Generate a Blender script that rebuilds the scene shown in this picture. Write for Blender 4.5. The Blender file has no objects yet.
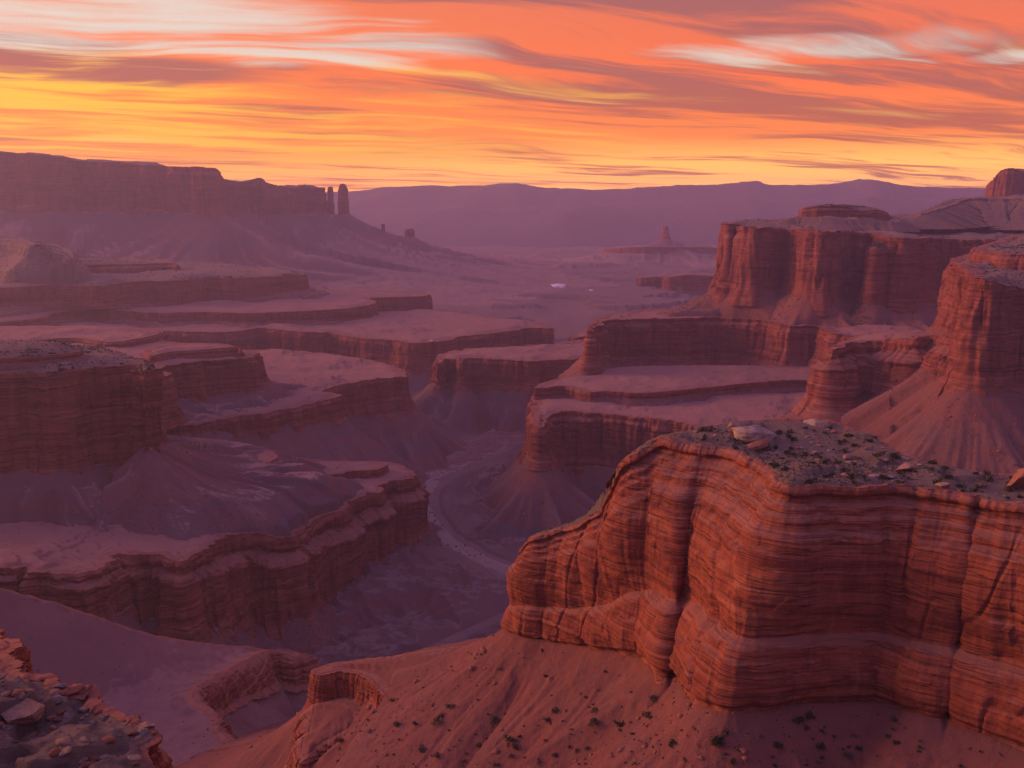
import bpy, math, random, time
import numpy as np
from math import radians, sin, cos, tan, pi

T0 = time.time()
SC = bpy.context.scene
rng = np.random.default_rng(7)
random.seed(7)
F32 = np.float32

# ------------------------------------------------------------------ camera
FOC = 983.0                      # focal length in pixels of a 1024 px wide frame
PITCH = radians(10.3)
cam_d = bpy.data.cameras.new('camera')
cam = bpy.data.objects.new('camera', cam_d)
SC.collection.objects.link(cam)
cam.location = (0, 0, 0)
cam.rotation_euler = (radians(90) - PITCH, 0, 0)
cam_d.sensor_width = 36.0
cam_d.lens = FOC / 1024 * 36.0
cam_d.clip_start = 0.5
cam_d.clip_end = 60000
SC.camera = cam

# ------------------------------------------------------------------ light
SUN_AZ = radians(-74)            # from +Y, negative = to the left
SUN_EL = radians(13)
sun_d = bpy.data.lights.new('sun', 'SUN')
sun_d.energy = 2.9
sun_d.angle = radians(30)
sun_d.color = (1.0, 0.42, 0.22)
sun = bpy.data.objects.new('sun', sun_d)
SC.collection.objects.link(sun)
from mathutils import Vector
_sd = Vector((sin(SUN_AZ) * cos(SUN_EL), cos(SUN_AZ) * cos(SUN_EL), sin(SUN_EL)))
sun.rotation_euler = (-_sd).to_track_quat('-Z', 'Y').to_euler()

SC.render.engine = 'CYCLES'
SC.view_settings.view_transform = 'Standard'
SC.view_settings.look = 'None'
SC.view_settings.exposure = 0.36
SC.view_settings.gamma = 1.0
SC.cycles.use_denoising = True
try:
    SC.cycles.denoiser = 'OPENIMAGEDENOISE'
except Exception:
    pass
try:
    SC.cycles.denoising_input_passes = 'RGB_ALBEDO_NORMAL'; SC.cycles.denoising_prefilter = 'NONE'
except Exception:
    pass
SC.cycles.max_bounces = 5
SC.cycles.diffuse_bounces = 3
SC.cycles.glossy_bounces = 2
SC.cycles.transmission_bounces = 2
SC.cycles.volume_bounces = 1
SC.cycles.use_adaptive_sampling = True

# ------------------------------------------------------------------ node helper
class NT:
    def __init__(self, tree):
        self.t = tree
        self.n = tree.nodes
        self.l = tree.links
    def put(self, sock, v):
        if isinstance(v, bpy.types.NodeSocket):
            self.l.new(v, sock)
        elif isinstance(v, (tuple, list)):
            if sock.type == 'RGBA' and len(v) == 3:
                v = (*v, 1)
            sock.default_value = v
        else:
            sock.default_value = v
    def math(self, op, a, b=0.0, c=None, clamp=False):
        n = self.n.new('ShaderNodeMath'); n.operation = op; n.use_clamp = clamp
        self.put(n.inputs[0], a); self.put(n.inputs[1], b)
        if c is not None: self.put(n.inputs[2], c)
        return n.outputs[0]
    def vmath(self, op, a, b=(0, 0, 0)):
        n = self.n.new('ShaderNodeVectorMath'); n.operation = op
        self.put(n.inputs[0], a)
        if op == 'SCALE': self.put(n.inputs['Scale'], b)
        else: self.put(n.inputs[1], b)
        return n.outputs[0]
    def sep(self, v):
        n = self.n.new('ShaderNodeSeparateXYZ'); self.put(n.inputs[0], v)
        return n.outputs
    def comb(self, x, y, z):
        n = self.n.new('ShaderNodeCombineXYZ')
        self.put(n.inputs[0], x); self.put(n.inputs[1], y); self.put(n.inputs[2], z)
        return n.outputs[0]
    def noise(self, vec, scale=1.0, detail=4.0, rough=0.55, dist=0.0, ntype='FBM', lac=2.0):
        n = self.n.new('ShaderNodeTexNoise'); n.noise_dimensions = '3D'
        self.put(n.inputs['Vector'], vec)
        n.inputs['Scale'].default_value = scale
        n.inputs['Detail'].default_value = detail
        n.inputs['Roughness'].default_value = rough
        n.inputs['Lacunarity'].default_value = lac
        n.inputs['Distortion'].default_value = dist
        return n.outputs['Fac']
    def ramp(self, fac, stops, interp='LINEAR'):
        n = self.n.new('ShaderNodeValToRGB'); cr = n.color_ramp
        cr.interpolation = interp
        while len(cr.elements) < len(stops): cr.elements.new(0.5)
        for e, (p, c) in zip(cr.elements, stops):
            e.position = p
            e.color = (c, c, c, 1) if not isinstance(c, (tuple, list)) else (*c, 1)
        self.put(n.inputs[0], fac)
        return n.outputs[0]
    def mix(self, fac, a, b, blend='MIX'):
        n = self.n.new('ShaderNodeMix'); n.data_type = 'RGBA'; n.blend_type = blend
        self.put(n.inputs[0], fac); self.put(n.inputs[6], a); self.put(n.inputs[7], b)
        return n.outputs[2]
    def mrange(self, v, a, b, c=0.0, d=1.0, smooth=True):
        n = self.n.new('ShaderNodeMapRange')
        n.interpolation_type = 'SMOOTHSTEP' if smooth else 'LINEAR'
        n.clamp = True
        self.put(n.inputs[0], v)
        for i, x in zip((1, 2, 3, 4), (a, b, c, d)): n.inputs[i].default_value = x
        return n.outputs[0]

# ------------------------------------------------------------------ world: dusk sky with streaked cirrus
world = bpy.data.worlds.new('World'); SC.world = world
world.use_nodes = True
W = NT(world.node_tree)
W.n.clear()
out = W.n.new('ShaderNodeOutputWorld')
bg = W.n.new('ShaderNodeBackground')
W.l.new(bg.outputs[0], out.inputs[0])
geo = W.n.new('ShaderNodeTexCoord')
D = geo.outputs['Generated']
sx, sy, sz = W.sep(D)
el = W.math('MAXIMUM', sz, 0.0)
left = W.mrange(sx, .30, -.42)
front = W.mrange(sy, -0.15, 0.75)
def mul(a_, b_): return W.math('MULTIPLY', a_, b_)
def add(a_, b_): return W.math('ADD', a_, b_)
# cloud deck: the view ray meets a level sheet
inv = W.math('DIVIDE', 1.0, add(el, 0.05))
cx = mul(sx, inv); cy = mul(sy, inv)
rx = add(mul(cx, .95), mul(cy, .12))
ry = W.math('SUBTRACT', mul(cy, .97), mul(cx, .40))
warp = W.noise(W.comb(rx, ry, 0.0), 0.32, 2, .5)
warp2 = W.noise(W.comb(rx, ry, 9.0), 0.9, 2, .5)
ry2 = add(ry, add(mul(W.math('SUBTRACT', warp, .5), 2.5), mul(W.math('SUBTRACT', warp2, .5), .55)))
pv = W.comb(mul(rx, .34), ry2, 0.0)
n_mid = W.noise(W.vmath('ADD', pv, (7.3, 2.1, 4.0)), .95, 4, .55)
n_fine = W.noise(W.comb(mul(rx, .42), mul(ry2, 2.0), 3.0), 1.9, 6, .62)
n_hi = W.noise(W.vmath('ADD', pv, (1.7, 12.1, 8.0)), 1.5, 5, .55)
wob = mul(W.math('SUBTRACT', n_fine, .5), .9)
wsx = add(sx, mul(W.math('SUBTRACT', n_fine, .5), .16))
wsz = add(sz, add(mul(W.math('SUBTRACT', n_mid, .5), .035), mul(W.math('SUBTRACT', n_hi, .5), .03)))
def blob(cx_, cz_, rx_, rz_, k=1.0):     # a soft oval patch of sky
    a_ = W.math('DIVIDE', W.math('SUBTRACT', wsx, cx_), rx_); b_ = W.math('DIVIDE', W.math('SUBTRACT', wsz, cz_), rz_)
    q_ = W.math('ADD', W.math('MULTIPLY', a_, a_), W.math('MULTIPLY', b_, b_))
    return W.math('MULTIPLY', W.mrange(q_, 2.2, .0), W.mrange(sy, .2, .5, 0, k))
# glow of the low air and of the lit cloud sheet, left and right of the sunset
g_left = W.ramp(el, [(0.0, (2.4, .76, .05)), (.03, (1.9, .56, .03)), (.055, (1.0, .25, .008)), (.12, (.92, .175, .012)), (.20, (.76, .17, .05)), (.45, (.30, .14, .26)), (1.0, (.29, .20, .56))])
g_right = W.ramp(el, [(0.0, (2.2, .90, .14)), (.040, (1.6, .68, .08)), (.066, (.98, .22, .015)), (.12, (.86, .145, .024)), (.20, (.64, .13, .06)), (.45, (.27, .13, .26)), (1.0, (.29, .20, .56))])
g_back = W.ramp(el, [(0.0, (.09, .08, .19)), (.12, (.14, .085, .18)), (.35, (.19, .12, .28)), (1.0, (.29, .20, .56))])
glow = W.mix(left, g_right, g_left)
nish = W.n.new('ShaderNodeTexSky'); nish.sky_type = 'NISHITA'; nish.sun_disc = False
nish.sun_elevation = SUN_EL; nish.sun_rotation = SUN_AZ
# mauve undersides of thicker cloud
dk = add(mul(n_mid, .52), mul(n_fine, .48))
dark_bias = add(add(blob(-.44, .120, .16, .020, .16), blob(.18, .108, .22, .018, .05)), add(blob(.5, .10, .2, .05, .07), blob(.12, .205, .4, .02, .06)))
shade = W.mrange(add(dk, dark_bias), .475, .61)
dcol = W.mix(W.mrange(el, .05, .16), (.42, .085, .03), (.29, .09, .08))
sky = W.mix(mul(shade, .9), glow, dcol)
# golden edges
gold_bias = add(add(blob(-.44, .092, .20, .013, .075), blob(-.20, .105, .30, .013, .05)), add(blob(-.2, .066, .3, .02, .08), mul(left, .02)))
gold = W.mrange(add(add(mul(n_hi, .6), mul(n_fine, .4)), gold_bias), .53, .66)
gold = mul(gold, W.mrange(el, .17, .12))
sky = W.mix(mul(gold, add(.3, mul(left, .7))), sky, (1.05, .48, .004))
# pale openings to the clear sky above
pale = W.math('MAXIMUM', W.math('MAXIMUM', blob(-.44, .172, .26, .036), mul(blob(-.22, .152, .20, .02), .85)), W.math('MAXIMUM', mul(blob(.29, .146, .13, .015), .6), mul(blob(.44, .128, .09, .007), .5)))
pale = W.mrange(add(pale, add(mul(W.math('SUBTRACT', n_fine, .5), 2.2), mul(W.math('SUBTRACT', n_hi, .5), 1.2))), .25, 1.15)
sky = W.mix(mul(pale, .92), sky, (.64, .58, .50))
sky = W.mix(front, W.mix(mul(shade, .5), g_back, (.26, .14, .26)), sky)
sky = W.mix(0.006, sky, nish.outputs[0])
W.put(bg.inputs['Color'], sky)
bg.inputs['Strength'].default_value = 1.0

# ------------------------------------------------------------------ numpy noise
_perm = rng.permutation(256).astype(np.int32)
_perm = np.concatenate([_perm, _perm, _perm])
_g3 = rng.normal(size=(256, 3)).astype(F32); _g3 /= np.linalg.norm(_g3, axis=1, keepdims=True)
_ga = rng.uniform(0, 2 * pi, 256); _g2x = np.cos(_ga).astype(F32); _g2y = np.sin(_ga).astype(F32)
def _fade(t): return t * t * t * (t * (t * 6 - 15) + 10)
def pn2(x, y, seed=0):
    x = np.asarray(x, F32) + F32(seed * 17.31); y = np.asarray(y, F32) + F32(seed * 5.77)
    xf = np.floor(x); yf = np.floor(y)
    xi = xf.astype(np.int32) & 255; yi = yf.astype(np.int32) & 255
    x = x - xf; y = y - yf
    u = _fade(x); v = _fade(y)
    a = _perm[xi]; b = _perm[xi + 1]
    h00 = _perm[a + yi]; h01 = _perm[a + yi + 1]; h10 = _perm[b + yi]; h11 = _perm[b + yi + 1]
    g = lambda h, dx, dy: _g2x[h] * dx + _g2y[h] * dy
    n0 = g(h00, x, y); n1 = g(h10, x - 1, y); m0 = n0 + u * (n1 - n0)
    n0 = g(h01, x, y - 1); n1 = g(h11, x - 1, y - 1); m1 = n0 + u * (n1 - n0)
    return (m0 + v * (m1 - m0)) * F32(1.5)
def pn3(x, y, z, seed=0):
    x = np.asarray(x, F32) + F32(seed * 13.37); y = np.asarray(y, F32) + F32(seed * 7.91); z = np.asarray(z, F32) + F32(seed * 3.3)
    x, y, z = np.broadcast_arrays(x, y, z)
    xf = np.floor(x); yf = np.floor(y); zf = np.floor(z)
    xi = xf.astype(np.int32) & 255; yi = yf.astype(np.int32) & 255; zi = zf.astype(np.int32) & 255
    x = x - xf; y = y - yf; z = z - zf
    u = _fade(x); v = _fade(y); w = _fade(z)
    r = 0
    for dx in (0, 1):
        a = _perm[xi + dx]; wx = u if dx else 1 - u
        for dy in (0, 1):
            b = _perm[a + yi + dy]; wy = v if dy else 1 - v
            for dz in (0, 1):
                h = _perm[b + zi + dz]; wz = w if dz else 1 - w
                g = _g3[h]
                r = r + wx * wy * wz * (g[..., 0] * (x - dx) + g[..., 1] * (y - dy) + g[..., 2] * (z - dz))
    return r * F32(1.6)
def fbm2(x, y, o=4, seed=0, gain=.5):
    r = 0; a = 1.0; f = 1.0
    for i in range(o):
        r = r + a * pn2(x * f, y * f, seed + i * 3); a *= gain; f *= 2.03
    return r
def fbm3(x, y, z, o=3, seed=0, gain=.5):
    r = 0; a = 1.0; f = 1.0
    for i in range(o):
        r = r + a * pn3(x * f, y * f, z * f, seed + i * 3); a *= gain; f *= 2.03
    return r
def ridged2(x, y, o=3, seed=0):
    r = 0; a = 1.0; f = 1.0
    for i in range(o):
        r = r + a * (1 - 2 * np.abs(pn2(x * f, y * f, seed + i * 3))); a *= .5; f *= 2.1
    return r
def sstep(x, a, b):
    t = np.clip((x - a) / (b - a), 0, 1); return t * t * (3 - 2 * t)

# ------------------------------------------------------------------ picture geometry
CP, SP = cos(PITCH), sin(PITCH)
def ratio(py):                   # height per metre of depth for a picture row
    v = (384 - py) / FOC
    return (-SP + v * CP) / (CP + v * SP)
def xr(px, py):
    return ((px - 512) / FOC) / (CP + ((384 - py) / FOC) * SP)
def V(px, py, z, pyb=None, zb=None):
    """rim point seen at (px, py), at height z; its foot at the same depth in row pyb"""
    y = z / ratio(py)
    return dict(x=xr(px, py) * y, y=y, z=z, zb=(ratio(pyb) * y if pyb is not None else (zb if zb is not None else z - 20)))
def VD(px, py, d, pyb=None, zb=None):
    z = ratio(py) * d
    return dict(x=xr(px, py) * d, y=d, z=z, zb=(ratio(pyb) * d if pyb is not None else (zb if zb is not None else z - 20)))
def R(x, y, z, zb):
    return dict(x=x, y=y, z=z, zb=zb)
def B(v, px, py, z):             # a separate foot for a rim point
    y = z / ratio(py)
    v = dict(v); v['bx'] = xr(px, py) * y; v['by'] = y; v['zb'] = z
    return v

# ------------------------------------------------------------------ mesh + object helpers
def link(o, parent=None):
    SC.collection.objects.link(o)
    if parent is not None: o.parent = parent
    return o
def mesh_np(name, verts, quads, mat, parent=None, smooth=True, tris=None):
    verts = np.asarray(verts, F32)
    me = bpy.data.meshes.new(name)
    nq = len(quads); nt = 0 if tris is None else len(tris)
    me.vertices.add(len(verts)); me.vertices.foreach_set('co', verts.ravel())
    idx = np.asarray(quads, np.int32).ravel() if nq else np.zeros(0, np.int32)
    ls = np.arange(nq, dtype=np.int32) * 4; lt = np.full(nq, 4, np.int32)
    if nt:
        ls = np.concatenate([ls, nq * 4 + np.arange(nt, dtype=np.int32) * 3])
        lt = np.concatenate([lt, np.full(nt, 3, np.int32)])
        idx = np.concatenate([idx, np.asarray(tris, np.int32).ravel()])
    me.loops.add(len(idx)); me.loops.foreach_set('vertex_index', idx)
    me.polygons.add(nq + nt)
    me.polygons.foreach_set('loop_start', ls)
    me.polygons.foreach_set('loop_total', lt)
    if smooth: me.polygons.foreach_set('use_smooth', np.ones(nq + nt, bool))
    me.materials.append(mat)
    me.update(calc_edges=True); me.validate()
    return link(bpy.data.objects.new(name, me), parent)
def grid_quads(nr, nc, wrap=False):
    i = np.arange(nr - 1)[:, None]; j = np.arange(nc if wrap else nc - 1)[None, :]
    j2 = (j + 1) % nc
    return np.stack([i * nc + j, i * nc + j2, (i + 1) * nc + j2, (i + 1) * nc + j], -1).reshape(-1, 4)
def rill(o, quads):
    at = o.data.attributes.new('rill', 'FLOAT', 'POINT'); at.data.foreach_set('value', GU.ravel()[np.unique(quads)].astype(F32))
    return o
def compact(verts, quads):
    used = np.unique(quads); remap = np.full(len(verts), -1, np.int32); remap[used] = np.arange(len(used))
    return verts[used], remap[quads]
def tag(o, label=None, cat=None, group=None, kind=None):
    if label: o['label'] = label
    if cat: o['category'] = cat
    if group: o['group'] = group
    if kind: o['kind'] = kind
    return o

# ------------------------------------------------------------------ materials
def new_mat(name):
    m = bpy.data.materials.new(name); m.use_nodes = True
    N = NT(m.node_tree); N.n.clear()
    o = N.n.new('ShaderNodeOutputMaterial'); p = N.n.new('ShaderNodeBsdfPrincipled')
    N.l.new(p.outputs[0], o.inputs[0])
    p.inputs['Roughness'].default_value = .92
    p.inputs['Specular IOR Level'].default_value = .15
    g = N.n.new('ShaderNodeNewGeometry')
    return m, N, p, g.outputs['Position'], g.outputs['Normal']
def bump(N, p, h, strength, dist):
    b = N.n.new('ShaderNodeBump'); b.inputs['Strength'].default_value = strength; b.inputs['Distance'].default_value = dist
    N.put(b.inputs['Height'], h); N.l.new(b.outputs[0], p.inputs['Normal'])

def rock_mat(name, S, light=(.42, .155, .085), mid=(.31, .082, .040), deep=(.16, .040, .026), dust=(.34, .165, .115)):
    """layered red sandstone; S is the size of its features in metres"""
    m, N, p, P, Nn = new_mat(name)
    x, y, z = N.sep(P)
    wv = N.noise(P, .05 / S, 3, .5)
    zz = N.math('ADD', N.math('DIVIDE', z, S), N.math('MULTIPLY', N.math('SUBTRACT', wv, .5), 1.6))
    px_ = N.math('MULTIPLY', x, .035 / S); py_ = N.math('MULTIPLY', y, .035 / S)
    band = N.noise(N.comb(px_, py_, N.math('MULTIPLY', zz, .30)), 1.0, 3, .6)
    lamin = N.noise(N.comb(px_, py_, N.math('MULTIPLY', zz, 2.3)), 1.0, 4, .65)
    col = N.ramp(band, [(.28, deep), (.44, mid), (.58, mid), (.72, light)])
    col = N.mix(N.mrange(lamin, .47, .70, 0, .38), col, light)
    col = N.mix(N.mrange(lamin, .47, .30, 0, .50), col, deep)
    # hairline bedding planes
    seam = N.noise(N.comb(px_, py_, N.math('MULTIPLY', zz, 1.1)), 1.0, 2, .5)
    line = N.mrange(N.math('ABSOLUTE', N.math('SUBTRACT', seam, .5)), .018, .0, 0, 1)
    col = N.mix(N.math('MULTIPLY', line, .75), col, (.05, .018, .014))
    seam2 = N.noise(N.comb(N.math('MULTIPLY', x, .012 / S), N.math('MULTIPLY', y, .012 / S), N.math('MULTIPLY', zz, 2.6)), 1.0, 2, .5)
    line2 = N.mrange(N.math('ABSOLUTE', N.math('SUBTRACT', seam2, .5)), .035, .0, 0, 1)
    col = N.mix(N.math('MULTIPLY', line2, .5), col, (.07, .022, .017))
    line = N.math('ADD', line, N.math('MULTIPLY', line2, .6))
    # desert varnish running down the face
    st = N.noise(N.comb(N.math('DIVIDE', x, 1.5 * S), N.math('DIVIDE', y, 1.5 * S), N.math('DIVIDE', z, 16 * S)), 1.0, 5, .62)
    col = N.mix(N.mrange(st, .52, .74, 0, .55), col, (.085, .028, .024))
    col = N.mix(N.mrange(st, .46, .30, 0, .35), col, light)
    blot = N.noise(P, .35 / S, 6, .65)
    col = N.mix(N.mrange(blot, .42, .70, 0, .45), col, deep)
    # grit settles on the ledges
    nz = N.sep(Nn)[2]
    ledge = N.mrange(nz, .45, .80)
    col = N.mix(N.math('MULTIPLY', ledge, .55), col, dust)
    N.put(p.inputs['Base Color'], col)
    fine = N.noise(P, 2.2 / S, 8, .7)
    h = N.math('ADD', N.math('MULTIPLY', lamin, .9), N.math('ADD', N.math('MULTIPLY', fine, .9), N.math('ADD', N.math('MULTIPLY', line, -.5), N.math('MULTIPLY', st, .5))))
    bump(N, p, h, .7, .40 * S)
    return m

def soil_mat(name, S, a=(.22, .125, .11), b=(.155, .092, .095), c=(.115, .10, .11), red=(.23, .08, .062), bands=.6, pale=(.40, .235, .19), scrub=.0):
    """loose weathered slope: red-violet and grey-green beds showing through"""
    m, N, p, P, Nn = new_mat(name)
    x, y, z = N.sep(P)
    big = N.noise(P, .02 / S, 5, .55)
    med = N.noise(P, .16 / S, 6, .6)
    col = N.mix(N.mrange(big, .38, .62), a, b)
    zz = N.math('ADD', N.math('DIVIDE', z, S), N.math('MULTIPLY', N.math('SUBTRACT', big, .5), 10.0))
    band = N.noise(N.comb(N.math('MULTIPLY', x, .01 / S), N.math('MULTIPLY', y, .01 / S), N.math('MULTIPLY', zz, .16)), 1.0, 4, .6)
    nz = N.sep(Nn)[2]
    steep = N.mrange(nz, .97, .86)
    bcol = N.ramp(band, [(.30, c), (.44, b), (.52, red), (.60, b), (.72, c)])
    col = N.mix(N.math('MULTIPLY', steep, bands), col, bcol)
    flat = N.mrange(nz, .93, .992)
    col = N.mix(N.math('MULTIPLY', flat, N.mrange(med, .30, .66, .5, .9)), col, pale)
    spk = N.noise(P, 1.6 / S, 5, .7)
    col = N.mix(N.mrange(spk, .52, .72, 0, .5), col, red)
    col = N.mix(N.mrange(spk, .44, .26, 0, .5), col, (.10, .06, .055))
    if scrub:
        vo = N.n.new('ShaderNodeTexVoronoi'); vo.inputs['Scale'].default_value = .42 / S * 1.6
        N.put(vo.inputs['Vector'], P)
        dots = N.math('MULTIPLY', N.mrange(vo.outputs['Distance'], .34, .22), N.mrange(N.noise(P, .07 / S, 4, .6), .42, .58))
        col = N.mix(N.math('MULTIPLY', dots, scrub), col, (.055, .052, .032))
    ra = N.n.new('ShaderNodeAttribute'); ra.attribute_name = 'rill'; rf = ra.outputs['Fac']
    col = N.mix(N.mrange(N.math('ADD', rf, N.math('MULTIPLY', N.math('SUBTRACT', spk, .5), .7)), .08, .75, 0, .5), col, pale)
    col = N.mix(N.mrange(N.math('ADD', rf, N.math('MULTIPLY', N.math('SUBTRACT', spk, .5), .7)), -.12, -.80, 0, .75), col, N.mix(.5, red, (.10, .06, .055)))
    N.put(p.inputs['Base Color'], col)
    fine = N.noise(P, 3.5 / S, 8, .7)
    bump(N, p, N.math('ADD', N.math('MULTIPLY', med, 1.6), N.math('MULTIPLY', fine, .5)), .7, .8 * S)
    return m

M_ROCK1 = rock_mat('red_sandstone_near', 1.0)
M_ROCK3 = rock_mat('red_sandstone_mid', 3.0, light=(.38, .15, .10), mid=(.29, .085, .052), dust=(.32, .165, .13))
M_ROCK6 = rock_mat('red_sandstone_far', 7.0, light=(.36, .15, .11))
M_SOIL1 = soil_mat('red_talus_near', 1.0, a=(.25, .095, .068), b=(.18, .072, .056), c=(.16, .09, .08), bands=.3, red=(.27, .085, .055), pale=(.30, .135, .10))
M_SOIL3 = soil_mat('talus_mid', 3.0)
M_SOIL3R = soil_mat('talus_red_mid', 3.0, a=(.26, .11, .085), b=(.19, .085, .072), c=(.14, .09, .085), bands=.5, pale=(.31, .165, .13), scrub=.35)
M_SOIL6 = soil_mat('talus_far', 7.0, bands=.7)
M_TOP3 = soil_mat('bench_top', 3.0, a=(.31, .155, .12), b=(.24, .118, .098), pale=(.36, .188, .148), bands=.2)
M_TOPS = soil_mat('scrubby_top', 2.2, a=(.24, .15, .115), b=(.19, .125, .095), pale=(.26, .165, .125), bands=.2, scrub=.9)
M_TOP1 = soil_mat('stony_top', .6, a=(.18, .122, .092), b=(.13, .095, .072), c=(.18, .15, .125), red=(.22, .12, .085), pale=(.20, .14, .108), bands=.1, scrub=.6)
M_FLOOR = soil_mat('canyon_floor', 4.0, a=(.20, .125, .115), b=(.145, .095, .098), pale=(.25, .155, .14), bands=.6)

# ------------------------------------------------------------------ mesas
FX0, FX1 = -330, 1354            # columns a camera a step aside could still see
def catmull(A, per=24):
    n = len(A); t = np.linspace(0, 1, per, endpoint=False)[:, None]
    o = []
    for i in range(n):
        p0, p1, p2, p3 = A[(i - 1) % n], A[i], A[(i + 1) % n], A[(i + 2) % n]
        # chord-limited tangents keep the corners from overshooting
        l1 = np.linalg.norm(p2[:2] - p1[:2]) + 1e-6
        l0 = np.linalg.norm(p1[:2] - p0[:2]) + 1e-6; l2 = np.linalg.norm(p3[:2] - p2[:2]) + 1e-6
        m1 = (p2 - p0) / (l0 + l1) * l1; m2 = (p3 - p1) / (l1 + l2) * l1
        o.append((2 * t**3 - 3 * t**2 + 1) * p1 + (t**3 - 2 * t**2 + t) * m1 + (-2 * t**3 + 3 * t**2) * p2 + (t**3 - t**2) * m2)
    return np.concatenate(o)

def seg_dist(X, Y, poly, val=None):
    """signed distance (inside < 0) to a closed polygon, the nearest point and its value"""
    X = np.asarray(X, F32); Y = np.asarray(Y, F32)
    best = np.full(X.shape, 1e18, F32); qx = np.zeros_like(X); qy = np.zeros_like(X); qv = np.zeros_like(X)
    ins = np.zeros(X.shape, bool)
    n = len(poly)
    for i in range(n):
        ax, ay = F32(poly[i, 0]), F32(poly[i, 1]); bx, by = F32(poly[(i + 1) % n, 0]), F32(poly[(i + 1) % n, 1])
        ex, ey = bx - ax, by - ay; L = ex * ex + ey * ey + F32(1e-9)
        dx = X - ax; dy = Y - ay
        t = np.clip((dx * ex + dy * ey) / L, 0, 1)
        rx = dx - t * ex; ry = dy - t * ey
        d2 = rx * rx + ry * ry
        m = d2 < best
        best = np.where(m, d2, best)
        qx = np.where(m, ax + t * ex, qx); qy = np.where(m, ay + t * ey, qy)
        if val is not None:
            v = F32(val[i]) + t * F32(val[(i + 1) % n] - val[i]); qv = np.where(m, v, qv)
        c = (ay > Y) != (by > Y)
        if ey != 0:
            ins ^= c & (X < ax + (Y - ay) * (ex / ey))
    d = np.sqrt(best)
    return np.where(ins, -d, d), qx, qy, qv

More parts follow.
